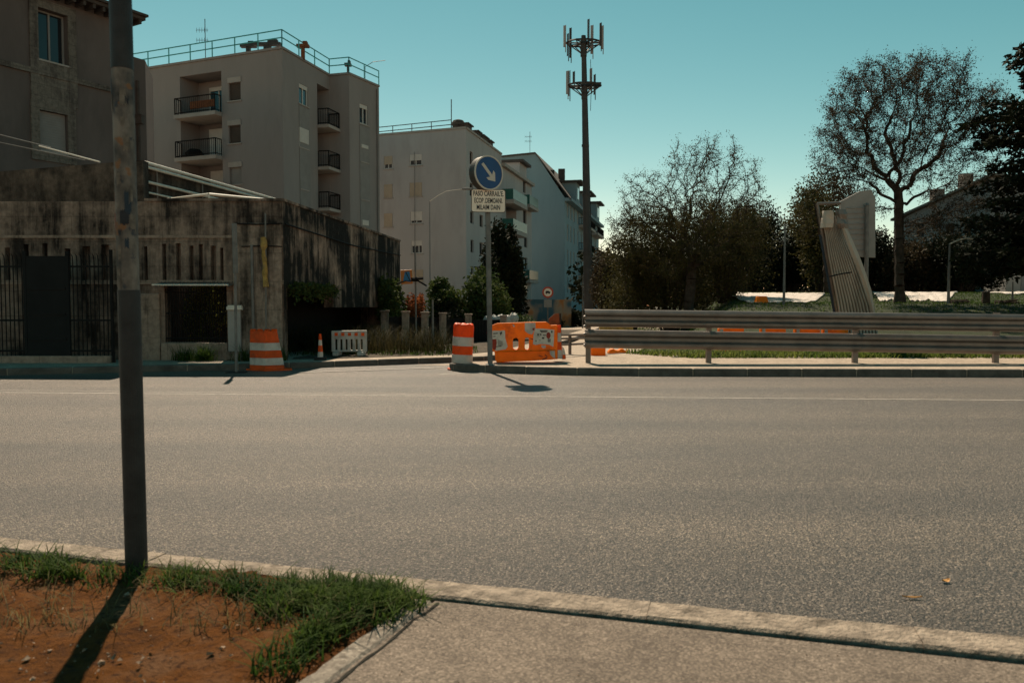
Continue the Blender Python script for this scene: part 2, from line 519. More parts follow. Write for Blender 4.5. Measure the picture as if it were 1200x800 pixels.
M['tarp'] = basic('white_ground_sheet', (0.52, 0.46, 0.41), 0.7, 0.15, 1.5, 0.08, 5, dirt=(0.22, 0.19, 0.16), dirt_amt=0.8)
M['rust'] = basic('rusty_brown_sheet', (0.16, 0.055, 0.022), 0.8, 0.35, 6)
M['bark'] = basic('bark', (0.055, 0.042, 0.033), 0.95, 0.45, 5, 0.03, 18, spec=0.1)
M['twig'] = basic('twigs', (0.05, 0.04, 0.032), 0.95, 0.3, 5, spec=0.1)
M['leaf_olive'] = leafmat('olive_leaves', (0.035, 0.036, 0.014), (0.075, 0.065, 0.022), 0.25)
M['leaf_brown'] = leafmat('dry_brown_leaves', (0.032, 0.025, 0.015), (0.06, 0.044, 0.023), 0.2)
M['leaf_dark'] = leafmat('dark_evergreen_leaves', (0.009, 0.012, 0.006), (0.019, 0.023, 0.010), 0.1)
M['leaf_green'] = leafmat('green_leaves', (0.03, 0.05, 0.015), (0.07, 0.09, 0.025), 0.25)
M['leaf_yard'] = leafmat('yard_leaves', (0.10, 0.12, 0.03), (0.24, 0.22, 0.06), 0.65)
M['leaf_red'] = leafmat('rust_red_leaves', (0.13, 0.035, 0.014), (0.22, 0.07, 0.025), 0.3)
M['grass'] = leafmat('grass_blades', (0.020, 0.048, 0.008), (0.065, 0.10, 0.018), 0.4, 3.5)
M['grass_lit'] = leafmat('bright_verge_grass', (0.06, 0.10, 0.018), (0.13, 0.15, 0.035), 0.45, 1.5)
M['grass_dry'] = leafmat('dry_weeds', (0.10, 0.08, 0.035), (0.16, 0.13, 0.06), 0.4, 1.5)
M['weed'] = leafmat('dull_weeds', (0.016, 0.017, 0.007), (0.055, 0.045, 0.018), 0.3, 1.5)
M['crumb'] = basic('pale_stones', (0.22, 0.15, 0.10), 0.9, 0.9, 45)
M['leaf_litter'] = basic('dry_leaf', (0.42, 0.22, 0.07), 0.8, 0.3, 30)

# ------------------------------------------------------------------ ground, road, kerbs
def struct(name, mb, mat, **k):
    return tag(mb.build(name, mat, **k), kind='structure')

def sheet(name, poly, z, mat):
    mb = MB()
    mb.add([(p[0], p[1], z) for p in poly], [tuple(range(len(poly)))])
    return struct(name, mb, mat)

sheet('ground', [(-900, -200), (900, -200), (900, 1500), (-900, 1500)], -0.06, M['ground'])

# main road and the side street behind the traffic island (one grid sheet)
sheet('road', [(-120, -14), (120, -14), (120, 21), (3, 21.5), (-120, 21.5)], 0.0, M['asphalt'])
street = [(-2.5, 19.9), (-0.7, 21.0), (0.4, 23.2), (2.6, 33), (7.5, 60), (13, 92), (20, 92), (12.5, 60), (6.0, 33), (3.2, 22.5), (0.8, 19.9)]
sheet('side_street_road', street, 0.006, M['sand'])

KA = -0.277
def near_kerb_y(x): return 3.905 + KA * x
kd = Vector((1, KA, 0)).normalized()
kn = Vector((-kd.y, kd.x, 0))

def strip_along(p_from, p_to, w0, w1, z0, z1, jitter=0.0, step=0.12):
    """a long block beside the near kerb line, with a slightly chipped top edge"""
    mb = MB()
    L = (p_to - p_from).length
    n = max(2, int(L / step))
    d = (p_to - p_from).normalized()
    nn = Vector((-d.y, d.x, 0))
    vs, fs = [], []
    for i in range(n + 1):
        p = p_from + d * (L * i / n)
        j = [random.uniform(-jitter, jitter) for _ in range(4)]
        a, b = p + nn * (w0 + j[0]), p + nn * (w1 + j[1])
        b2 = p + nn * (w1 - 0.018 + j[1])
        a2 = p + nn * (w0 + 0.012 + j[0])
        vs += [(a.x, a.y, z0), (a.x, a.y, z1 - 0.012), (a2.x, a2.y, z1 + j[2] * 0.3), (b2.x, b2.y, z1 + j[3] * 0.3), (b.x, b.y, z1 - 0.016), (b.x, b.y, z0)]
    for i in range(n):
        for k in range(5):
            fs.append((i * 6 + k, i * 6 + k + 1, (i + 1) * 6 + k + 1, (i + 1) * 6 + k))
    fs += [(0, 1, 2, 3, 4, 5), tuple(n * 6 + k for k in (5, 4, 3, 2, 1, 0))]
    return mb.add(vs, fs)

def kp(x): return Vector((x, near_kerb_y(x), 0))
# kerb stones on our side: separate lengths with open joints
xs = [-9.0, -6.6, -4.9, -3.4, -1.95, -0.43, 0.66, 1.75, 2.9, 4.2, 6, 9]
kmb = MB()
for a, b in zip(xs[:-1], xs[1:]):
    w0 = -0.185 if a < -0.5 else -0.215
    dz = random.uniform(-0.004, 0.004)
    g = 0.0015
    s = strip_along(kp(a) + kd * g, kp(b) - kd * g, w0, 0.0, -0.05, 0.105 + dz, 0.006)
    kmb.add(s.v, s.f)
struct('near_kerb', kmb, M['kerb'])
# pavement surface to the right of the planting bed, subsided along the kerb joint
def off(p, w): return p + kn * w
E0 = gz(515, 706, 0.095); E1 = gz(395, 800, 0.095)
ed = (E1 - E0).normalized()
pv = MB()
pts = [off(kp(-0.30), -0.25), off(kp(9), -0.33), Vector((9, -8, 0)), E0 + ed * 12]
pv.add([(p.x, p.y, 0.092) for p in pts], [(0, 1, 2, 3)])
struct('pavement', pv, M['pavement'])
mm = MB()
a, b = off(kp(-0.42), -0.19), off(kp(9), -0.2)
c, d_ = off(kp(9), -0.36), off(kp(-0.36), -0.28)
mm.add([(a.x, a.y, 0.03), (b.x, b.y, 0.03), (c.x, c.y, 0.03), (d_.x, d_.y, 0.03)], [(0, 1, 2, 3)])
struct('kerb_joint_ground', mm, M['joint_dark'])
# broken concrete edging between the pavement and the planting bed
G0 = gz(462, 704, 0.1); G1 = gz(345, 800, 0.1)
en = Vector((-ed.y, ed.x, 0))
wE = abs((G1 - E1).dot(en))
s = strip_along(E0 + ed * 0.0, E0 + ed * 2.5, -wE * 0.98, -0.03, -0.05, 0.100, 0.006, 0.05) if en.dot(G1 - E1) < 0 else strip_along(E0, E0 + ed * 2.5, 0.03, wE * 0.98, -0.05, 0.100, 0.006, 0.05)
struct('bed_edging', s, M['edging'])
ck = MB()
rs_ = random.Random(8)
for k in range(26):
    p = E0 + ed * (k * 0.07) + (es0 := (en if en.dot(G1 - E1) > 0 else -en)) * (0.012 + rs_.uniform(-0.010, 0.010))
    w = 0.003 + 0.006 * rs_.random()
    ck.v += [(p.x - es0.x * w, p.y - es0.y * w, 0.0965), (p.x + es0.x * w, p.y + es0.y * w, 0.0965)]
for k in range(25): ck.f.append((2 * k, 2 * k + 1, 2 * k + 3, 2 * k + 2))
struct('pavement_crack_ground', ck, M['joint_dark'])
# planting bed: bumpy orange soil
bx0, bx1, by0, by1 = -7.0, 0.0, -1.0, 6.0
nx, ny = 175, 175
vs = np.zeros((nx * ny, 3))
bxs, bys = np.linspace(bx0, bx1, nx), np.linspace(by0, by1, ny)
gx, gy = np.meshgrid(bxs, bys, indexing='ij')
hh = 0.012 * np.sin(gx * 9 + 2 * np.sin(gy * 5)) * np.sin(gy * 8.0) + 0.02 * np.sin(gx * 2.1 + 1) * np.sin(gy * 2.7) + rng.normal(0, 0.0035, gx.shape)
zz = 0.085 + hh
perp = Vector((-kd.y, kd.x))
dist = (gx - 0) * kn.x + (gy - 3.905) * kn.y
keep = dist < -0.15
es = en if en.dot(G1 - E1) > 0 else -en
edist = (gx - E0.x) * es.x + (gy - E0.y) * es.y
keep &= edist > wE * 0.6
vs[:, 0], vs[:, 1], vs[:, 2] = gx.ravel(), gy.ravel(), zz.ravel()
idx = np.arange(nx * ny).reshape(nx, ny)
k4 = keep[:-1, :-1] & keep[1:, :-1] & keep[1:, 1:] & keep[:-1, 1:]
quads = np.stack([idx[:-1, :-1][k4], idx[1:, :-1][k4], idx[1:, 1:][k4], idx[:-1, 1:][k4]], axis=1)
tag(fast_mesh('planting_bed_ground', vs, quads, M['soil']), kind='structure')

# worn edge line on the far lane, two thin strips
def road_line(name, pa, pb, w, z=0.004):
    d = (pb - pa).normalized(); nn = Vector((-d.y, d.x, 0)) * (w / 2)
    sheet(name, [pa - nn, pb - nn, pb + nn, pa + nn], z, M['paint_line'])
la, lb = gz(40, 460.2), gz(1190, 469)
road_line('road_marking', la + (la - lb) * 1.0, lb + (lb - la) * 1.0, 0.09)
la2, lb2 = gz(40, 457.5), gz(560, 463)
road_line('road_marking', la2 + (la2 - lb2) * 0.5, lb2, 0.05)
pa, pb = gz(515, 438.5), gz(572, 436.5)
road_line('road_marking', pa, pb, 0.16)
pa, pb = gz(350, 437), gz(520, 431)
road_line('road_marking', pa, pb, 0.12, 0.012)

def slab(name, poly, z, kerb_w, mat_top, mat_kerb, edge_n):
    """raised slab whose first edge_n points are its kerb line"""
    m1 = MB(); m1.prism(poly, -0.03, z - 0.012)
    struct(name, m1, mat_top)
    k = MB()
    line = [Vector((p[0], p[1], 0)) for p in poly[:edge_n]]
    for p, q in zip(line[:-1], line[1:]):
        L = (q - p).length
        n = max(1, round(L / 1.2))
        d = (q - p).normalized(); nn = Vector((-d.y, d.x, 0))
        for i in range(n):
            a, b = p + d * (L * i / n + 0.006), p + d * (L * (i + 1) / n - 0.006)
            zt = z + random.uniform(-0.004, 0.004)
            k.prism([a - nn * 0.02, b - nn * 0.02, b + nn * kerb_w, a + nn * kerb_w], -0.03, zt)
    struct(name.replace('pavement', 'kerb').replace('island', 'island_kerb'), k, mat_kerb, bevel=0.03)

left_edge = [(-120, 17.0), (-40, 17.0), (-16, 17.05), (-10.9, 17.15), (-8.5, 17.9), (-6.4, 18.55), (-5.3, 18.9), (-2.4, 20.5), (-0.75, 21.3), (0.3, 23.2), (2.5, 33), (7.4, 60), (12.5, 92)]
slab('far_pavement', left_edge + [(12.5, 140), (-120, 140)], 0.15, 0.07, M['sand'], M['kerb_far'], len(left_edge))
isl = [(3.2, 22.5), (0.75, 19.95), (-1.0, 19.0), (-1.45, 18.55), (-1.35, 18.25), (-0.6, 17.8), (0.3, 17.42), (1.4, 17.1), (2.7, 16.9), (10.7, 16.65), (40, 16.2), (120, 15)]
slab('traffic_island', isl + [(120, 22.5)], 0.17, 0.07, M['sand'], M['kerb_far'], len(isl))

vz = [(-5.6, 20.2), (-4.6, 20.35), (-2.6, 21.5), (-1.3, 22.3), (-0.5, 23.6), (1.6, 33), (4.0, 45), (-6, 45), (-4.4, 32.6), (-5.7, 20.8)]
sheet('verge_ground', vz, 0.146, M['verge'])
# lawn bank rising behind the guard rail
def smooth(a, b, x):
    t = np.clip((x - a) / (b - a), 0, 1)
    return t * t * (3 - 2 * t)
def street_right(Y): return np.interp(Y, [19, 22.5, 33, 60, 92], [0.5, 3.4, 6.2, 12.8, 20.5])
def lawn_z(X, Y):
    up = 0.16 + 1.42 * smooth(21.5, 34, Y) + 0.66 * smooth(34, 48, Y) + 0.4 * smooth(48, 90, Y)
    return np.where(True, 0.12 + (up - 0.12) * smooth(0.2, 3.5, X - street_right(Y)), 0)
lx = np.concatenate([np.linspace(2.5, 26, 95), np.linspace(26.5, 90, 40)])
ly = np.concatenate([np.linspace(20.4, 50, 110), np.linspace(50.5, 120, 40)])
gx, gy = np.meshgrid(lx, ly, indexing='ij')
zz = lawn_z(gx, gy) + rng.normal(0, 0.012, gx.shape)
idx = np.arange(gx.size).reshape(gx.shape)
ok = (gx - street_right(gy)) > 0.1
k4 = ok[:-1, :-1] & ok[1:, :-1] & ok[1:, 1:] & ok[:-1, 1:]
quads = np.stack([idx[:-1, :-1][k4], idx[1:, :-1][k4], idx[1:, 1:][k4], idx[:-1, 1:][k4]], axis=1)
tag(fast_mesh('lawn_ground', np.stack([gx.ravel(), gy.ravel(), zz.ravel()], 1), quads, M['lawn']), kind='structure')
def lz(x, y): return float(lawn_z(np.array(x), np.array(y)))

# ------------------------------------------------------------------ blades and leaves
def blades(name, pts, hmin, hmax, w, mat, lean=0.5, parent=None):
    """curved grass blades (three tapering quads each)"""
    n = len(pts)
    pts = np.asarray(pts, dtype=float)
    az = rng.uniform(0, 2 * np.pi, n)
    h = rng.uniform(hmin, hmax, n)
    ln = rng.uniform(0.1, lean, n) * h
    dx, dy = np.cos(az), np.sin(az)
    wx, wy = -dy, dx
    rows = []
    for t, ww in ((0, 1.0), (0.4, 0.85), (0.75, 0.5), (1.0, 0.06)):
        cx = pts[:, 0] + dx * ln * t * t * 1.4
        cy = pts[:, 1] + dy * ln * t * t * 1.4
        cz = pts[:, 2] + h * (t - 0.22 * t * t * (ln / h))
        hw = w * ww * 0.5
        rows.append(np.stack([cx - wx * hw, cy - wy * hw, cz], 1))
        rows.append(np.stack([cx + wx * hw, cy + wy * hw, cz], 1))
    V = np.stack(rows, 1).reshape(-1, 3)
    base = (np.arange(n) * 8)[:, None]
    Q = np.concatenate([base + np.array([[0, 1, 3, 2]]), base + np.array([[2, 3, 5, 4]]), base + np.array([[4, 5, 7, 6]])], 0)
    return fast_mesh(name, V, Q, mat, parent)

def leaves(name, centres, size, mat, parent=None, flat=0.0, aspect=0.55):
    """folded leaf quads with random turn"""
    c = np.asarray(centres, dtype=float)
    n = len(c)
    d = rng.normal(size=(n, 3)); d[:, 2] *= (1 - flat)
    d /= np.linalg.norm(d, axis=1)[:, None]
    u = rng.normal(size=(n, 3)); u[:, 2] *= (1 - flat)
    u -= d * np.sum(u * d, 1)[:, None]
    u /= np.linalg.norm(u, axis=1)[:, None]
    s = size * rng.uniform(0.6, 1.35, n)[:, None]
    V = np.stack([c, c + d * s * 0.5 + u * s * aspect * 0.5, c + d * s, c + d * s * 0.5 - u * s * aspect * 0.5], 1).reshape(-1, 3)
    Q = (np.arange(n) * 4)[:, None] + np.array([[0, 1, 2, 3]])
    return fast_mesh(name, V, Q, mat, parent)

# near grass: along the kerb and along the edging, in uneven tufts
pts, dry = [], []
def tuft(cx, cy, r, n, lst, z=0.085):
    for _ in range(n):
        a, q = random.uniform(0, 2 * math.pi), r * math.sqrt(random.random())
        x, y = cx + q * math.cos(a), cy + q * math.sin(a)
        if (x * kn.x + (y - 3.905) * kn.y) > -0.17: continue
        lst.append((x, y, z))
for i in range(230):
    px = random.uniform(-120, 490)
    base = gz(px, 663 + (px - 160) * 0.104 + random.uniform(0, 20), 0.09)
    dens = 0.35 + 0.65 * min(1, max(0, (px - 150) / 120)) if px > 180 else (0.75 if px < 100 else 0.25)
    if random.random() > dens: continue
    tuft(base.x, base.y - 0.06, random.uniform(0.03, 0.10), random.randint(8, 26), pts)
for i in range(120):
    t = random.random()
    px, py = 470 - 130 * t + random.gauss(0, 8) - 22, 700 + 88 * t + random.gauss(0, 4)
    if random.random() < 0.25 + t * 0.6: continue
    py -= 4
    b = gz(px, py, 0.09)
    tuft(b.x, b.y, random.uniform(0.04, 0.11), random.randint(10, 28), pts)
for i in range(84):
    px, py = random.gauss(395, 46), random.gauss(706, 12)
    if px > 478 or py > 735: continue
    b = gz(px, py, 0.09)
    tuft(b.x, b.y, random.uniform(0.04, 0.09), random.randint(14, 40), pts)
tag(blades('grass', pts, 0.025, 0.125, 0.0085, M['grass'], 1.3), 'dark green grass growing along the near kerb and bed edge', 'grass', kind='stuff')
for i in range(220):
    px, py = random.uniform(-50, 470), random.uniform(668, 740)
    b = gz(px, py, 0.09)
    tuft(b.x, b.y, 0.05, random.randint(1, 4), dry)
tag(blades('dry_grass', dry, 0.04, 0.13, 0.005, M['grass_dry'], 1.4), 'straw coloured dry blades among the near grass', 'grass', kind='stuff')
# crumbs of soil and stone on the bed and pavement
cr = MB()
def crumb(p, s):
    vs = [Vector((random.uniform(-1, 1), random.uniform(-1, 1), random.uniform(-0.5, 0.8))).normalized() * s * random.uniform(0.6, 1.2) + p for _ in range(6)]
    bm = bmesh.new()
    bv = [bm.verts.new(v) for v in vs]
    bmesh.ops.convex_hull(bm, input=bv)
    bm.verts.index_update()
    vv = [v for v in bm.verts if v.link_faces]
    ix = {v: i for i, v in enumerate(vv)}
    cr.add([v.co for v in vv], [tuple(ix[v] for v in f.verts) for f in bm.faces])
    bm.free()
for i in range(240):
    p = gz(random.uniform(-40, 430), random.uniform(676, 830), 0.09)
    crumb(p, random.choice([0.003, 0.004, 0.005, 0.006, 0.009]))
for i in range(60):
    p = gz(random.uniform(-40, 400), random.uniform(690, 830), 0.088)
    crumb(p, random.uniform(0.008, 0.018))
for i in range(90):
    p = gz(random.uniform(460, 1250), random.uniform(715, 830), 0.093)
    if near_kerb_y(p.x) - p.y < 0.26: continue
    crumb(p, random.choice([0.002, 0.003, 0.004, 0.006]))
tag(cr.build('gravel', M['crumb']), 'pale crumbs of stone lying on the soil and pavement', 'gravel', kind='stuff')
def dry_leaf(px, py, z, L, W, rz, label):
    p = gz(px, py, z)
    mb = MB()
    n = 6
    for k in range(n + 1):
        t = k / n
        w = W * math.sin(math.pi * min(0.97, t * 0.95 + 0.03)) / 2 + 0.001
        x = (t - 0.5) * L
        zc = 0.004 + 0.35 * W * (2 * t - 1) ** 2
        mb.v += [(x, -w, zc + 0.006), (x, 0, zc), (x, w, zc + 0.006)]
    for k in range(n):
        for j in (0, 1):
            mb.f.append((k * 3 + j, k * 3 + j + 1, k * 3 + 3 + j + 1, k * 3 + 3 + j))
    o = mb.build('fallen_leaf', M['leaf_litter'])
    o.location = p; o.rotation_euler = (0, 0, rz)
    tag(o, label, 'leaf')
dry_leaf(1108, 682, 0.003, 0.055, 0.035, 0.3, 'rounder dry leaf lying on the asphalt in front of the kerb')
dry_leaf(1069, 701, 0.003, 0.10, 0.018, -0.1, 'long thin dry leaf on the asphalt nearer the kerb')

# ------------------------------------------------------------------ facade tools
class Plane:
    """vertical wall plane from P to Q (plan points)"""
    def __init__(s, P, Q):
        s.P, s.Q = Vector((P[0], P[1], 0)), Vector((Q[0], Q[1], 0))
        s.d = (s.Q - s.P).normalized()
        s.L = (s.Q - s.P).length
        n = Vector((-s.d.y, s.d.x, 0))
        s.n = n if n.dot(-s.P) > 0 else -n
        s.rz = math.atan2(s.d.y, s.d.x)
    def px(s, x, y):
        d = ray(x, y); O = Vector((0, 0, CAMZ))
        t = (s.P - O).dot(s.n) / d.dot(s.n)
        p = O + d * t
        return (p - s.P).dot(s.d), p.z
    def rect(s, x0, y0, x1, y1):
        ym, xm = (y0 + y1) / 2, (x0 + x1) / 2
        a, b = s.px(x0, ym)[0], s.px(x1, ym)[0]
        z0, z1 = s.px(xm, y1)[1], s.px(xm, y0)[1]
        return min(a, b), max(a, b), z0, z1
    def pt(s, u, z, out=0.0):
        p = s.P + s.d * u + s.n * out
        return Vector((p.x, p.y, z))
    def box(s, mb, u0, u1, z0, z1, o0, o1):
        c = s.pt((u0 + u1) / 2, (z0 + z1) / 2, (o0 + o1) / 2)
        mb.box(c, (abs(u1 - u0), abs(o1 - o0), abs(z1 - z0)), s.rz)

def facade(mb, pl, u0, u1, z0, z1, holes, depth=0.25):
    us = sorted({u0, u1} | {h[0] for h in holes} | {h[1] for h in holes})
    zs = sorted({z0, z1} | {h[2] for h in holes} | {h[3] for h in holes})
    us = [u for u in us if u0 <= u <= u1]; zs = [z for z in zs if z0 <= z <= z1]
    for a, b in zip(us[:-1], us[1:]):
        for c, d in zip(zs[:-1], zs[1:]):
            um, zm = (a + b) / 2, (c + d) / 2
            if any(h[0] < um < h[1] and h[2] < zm < h[3] for h in holes): continue
            mb.quad(pl.pt(a, c), pl.pt(b, c), pl.pt(b, d), pl.pt(a, d))
    for h in holes:
        a, b, c, d = h[:4]
        dp = h[4] if len(h) > 4 else depth
        c0, d0 = max(c, z0), min(d, z1)
        for (p, q) in (((a, c0), (a, d0)), ((b, c0), (b, d0)), ((a, d0), (b, d0)), ((a, c0), (b, c0))):
            mb.quad(pl.pt(*p), pl.pt(*q), pl.pt(*q, -dp), pl.pt(*p, -dp))
        if len(h) > 5:   # closed recess: give it a back wall
            mb.quad(pl.pt(a, c0, -dp), pl.pt(b, c0, -dp), pl.pt(b, d0, -dp), pl.pt(a, d0, -dp))

def window(parent, pl, r, depth=0.25, kind='glass', shut=0.0, frame='frame_w', mull=1, glass='glass', shutmat='shutter', sill=True, label=None):
    """window part (frame) with pane / roller shutter sub-parts"""
    u0, u1, z0, z1 = r[:4]
    w = min(0.07, (u1 - u0) * 0.09)
    o0, o1 = -depth - 0.02, -depth + 0.06
    e = 0.004
    f = MB()
    pl.box(f, u0 + e, u0 + w, z0 + e, z1 - e, o0, o1)
    pl.box(f, u1 - w, u1 - e, z0 + e, z1 - e, o0, o1)
    pl.box(f, u0 + w, u1 - w, z0 + e, z0 + w, o0, o1)
    pl.box(f, u0 + w, u1 - w, z1 - w, z1 - e, o0, o1)
    for k in range(mull):
        uc = u0 + (u1 - u0) * (k + 1) / (mull + 1)
        pl.box(f, uc - w / 2, uc + w / 2, z0 + w, z1 - w, o0 + 0.002, o1 - 0.003)
    fr = f.build('window', M[frame], parent)
    if label: fr['label'] = label
    g = MB()
    pl.box(g, u0 + w / 2, u1 - w / 2, z0 + w / 2, z1 - w / 2, -depth - 0.015, -depth + 0.01)
    g.build('pane', M[glass], fr)
    if shut > 0:
        s = MB()
        zz1 = z1 - e; zz0 = z1 - (z1 - z0) * shut
        n = max(3, int((zz1 - zz0) / 0.09))
        for k in range(n):
            a, b = zz0 + (zz1 - zz0) * k / n, zz0 + (zz1 - zz0) * (k + 1) / n
            pl.box(s, u0 + 0.02, u1 - 0.02, a + 0.004, b - 0.004, o1 + 0.01, o1 + 0.035)
        pl.box(s, u0 + 0.015, u1 - 0.015, zz0, zz1, o1 + 0.004, o1 + 0.022)
        s.build('roller_shutter', M[shutmat], fr)
    if sill:
        s = MB()
        pl.box(s, u0 - 0.08, u1 + 0.08, z0 - 0.07, z0 - 0.003, -depth + 0.07, 0.07)
        s.build('sill', M['trim'], fr)
    return fr

def balcony(parent, pl, u0, u1, zs, proj, h=1.0, railmat='rail_black', slab=0.2, bars=True, slabmat='trim', o_in=0.003):
    s = MB()
    pl.box(s, u0, u1, zs - slab, zs, o_in, proj)
    b = s.build('balcony', M[slabmat], parent)
    r = MB()
    t = 0.035
    def run(ua, oa, ub, ob):
        pa, pb = pl.pt(ua, zs + h, oa), pl.pt(ub, zs + h, ob)
        r.tube(pa, pb, t, n=6)
        r.tube(pa - Vector((0, 0, h - 0.1)), pb - Vector((0, 0, h - 0.1)), t * 0.7, n=6)
        L = (pb - pa).length
        n = max(2, int(L / 0.14))
        for k in range(n + 1):
            q = pa.lerp(pb, k / n)
            r.tube(q, q - Vector((0, 0, h)), 0.012 if 0 < k < n else 0.03, n=4)
    o = proj - 0.06
    if bars:
        run(u0 + 0.05, o, u1 - 0.05, o)
        if proj > 0.3:
            run(u0 + 0.05, max(o_in, 0) + 0.02, u0 + 0.05, o - 0.02); run(u1 - 0.05, max(o_in, 0) + 0.02, u1 - 0.05, o - 0.02)
    else:
        pl.box(r, u0, u1, zs + 0.05, zs + h, o - 0.02, o + 0.02)
        if proj > 0.3:
            pl.box(r, u0, u0 + 0.04, zs + 0.05, zs + h, 0.05, o - 0.03)
            pl.box(r, u1 - 0.04, u1, zs + 0.05, zs + h, 0.05, o - 0.03)
    r.build('balustrade', M[railmat], b)
    return b

def roof_rail(parent, pts, h, mat='rail_teal', post=1.6, name='roof_railing', panel=False):
    r = MB()
    for a, b in zip(pts[:-1], pts[1:]):
        L = (b - a).length
        n = max(1, round(L / post))
        for z in (h, h * 0.55):
            r.tube(a + Vector((0, 0, z)), b + Vector((0, 0, z)), 0.035, n=5)
        for k in range(n + 1):
            q = a.lerp(b, k / n)
            r.tube(q, q + Vector((0, 0, h)), 0.035, n=5)
    return r.build(name, M[mat], parent)

def close_block(mb, plan, z0, z1, skip=()):
    """walls between plan points (skipping those made as facades) plus a roof"""
    n = len(plan)
    for i in range(n):
        if i in skip: continue
        p, q = plan[i], plan[(i + 1) % n]
        mb.quad((p[0], p[1], z0), (q[0], q[1], z0), (q[0], q[1], z1), (p[0], p[1], z1))
    mb.add([(p[0], p[1], z1) for p in plan], [tuple(range(n))])

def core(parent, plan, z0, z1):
    """added solid black core that blocks light, so the windows look into a dark inside"""
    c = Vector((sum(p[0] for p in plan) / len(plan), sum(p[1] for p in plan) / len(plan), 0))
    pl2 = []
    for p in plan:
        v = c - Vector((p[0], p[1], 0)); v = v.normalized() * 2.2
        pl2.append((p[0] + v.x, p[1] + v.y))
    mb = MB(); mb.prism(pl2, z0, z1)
    mb.build('dark_backing', M['dark'], parent)

def tv_antenna(mb, base, h, s=1.0):
    mb.tube(base, base + Vector((0, 0, h)), 0.03 * s, n=5)
    for f in (0.62, 0.8):
        z = base + Vector((0, 0, h * f))
        mb.tube(z - Vector((0.7 * s, 0, 0)), z + Vector((0.25 * s, 0, 0)), 0.02 * s, n=4)
        for k in range(5):
            q = z + Vector((-0.65 * s + k * 0.2 * s, 0, 0))
            mb.tube(q - Vector((0, 0, 0.18 * s)), q + Vector((0, 0, 0.18 * s)), 0.014 * s, n=4)

# ------------------------------------------------------------------ old house (far left)
def old_house():
    C1 = at(153, 26, 34)
    d = Vector((-0.507, -0.862, 0)).normalized()
    A_, B_ = C1 + d * 10, C1
    zt = C1.z
    pl = Plane(A_, B_)
    e = empty('old_house', (B_.x, B_.y, 0), 'tall dark rendered old house with overhanging eave and stone framed windows', 'house')
    w1 = pl.rect(44, 14, 79, 73); w2 = pl.rect(46, 132, 79, 178)
    holes = [w1, w2]
    back = [(A_.x, A_.y), (B_.x, B_.y), (B_.x - 9, B_.y + 5), (A_.x - 9, A_.y + 5)]
    mb = MB()
    facade(mb, pl, 0, pl.L, 0, zt, holes, 0.3)
    close_block(mb, back, 0, zt, skip=(0,))
    mb.build('wall', M['stucco0'], e)
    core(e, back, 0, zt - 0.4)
    # eave and cornice
    r = MB()
    pl.box(r, -0.3, pl.L + 0.25, zt + 0.012, zt + 0.14, -6, 0.65)
    for k in range(26):
        u = k * pl.L / 25
        pl.box(r, u, u + 0.1, zt - 0.16, zt + 0.008, 0.004, 0.6)
    pl.box(r, -0.35, pl.L + 0.3, zt + 0.144, zt + 0.24, -6, 0.78)
    r.build('roof', M['roof'], e)
    c = MB()
    uu, zc = pl.px(128, 105)
    pl.box(c, 0, pl.L - 0.0, zc - 0.1, zc + 0.1, 0.003, 0.09)
    c.build('cornice', M['stone0'], e)
    for (w, kind) in ((w1, 0), (w2, 1)):
        s = MB()
        t = 0.32
        zlow = w[2] - (1.6 if kind == 0 else 0.4)
        pl.box(s, w[0] - t, w[0], zlow, w[3] + t, 0.002, 0.07)
        pl.box(s, w[1], w[1] + t, zlow, w[3] + t, 0.002, 0.07)
        pl.box(s, w[0], w[1], w[3], w[3] + t, 0.002, 0.07)
        pl.box(s, w[0], w[1], zlow, w[2] - 0.08, 0.002, 0.05)
        s.build('window_surround', M['stone0'], e)
        if kind == 0:
            window(e, pl, w, 0.3, frame='panel_grey', mull=1, glass='glass')
        else:
            window(e, pl, w, 0.2, frame='panel_grey', mull=0, shut=1.0, shutmat='panel_grey', label='closed window with a plain grey panel')
    # narrower service wing beside the corner
    p0 = at(154, 66, 36); p1 = at(170, 66, 36.6)
    wmb = MB()
    wmb.prism([(p0.x, p0.y), (p1.x, p1.y), (p1.x - 1, p1.y + 3), (p0.x - 1.5, p0.y + 3)], 0, p0.z)
    wmb.build('side_wing', M['stucco0'], e)
    dp = MB()
    q0 = at(161, 95, 35.9); q1 = at(161, 190, 35.9)
    dp.tube(q0, (q0.x, q0.y, 3), 0.09, n=8)
    dp.box(at(161, 140, 35.85), (0.5, 0.3, 0.4))
    dp.build('drainpipe', M['roof'], e)
old_house()

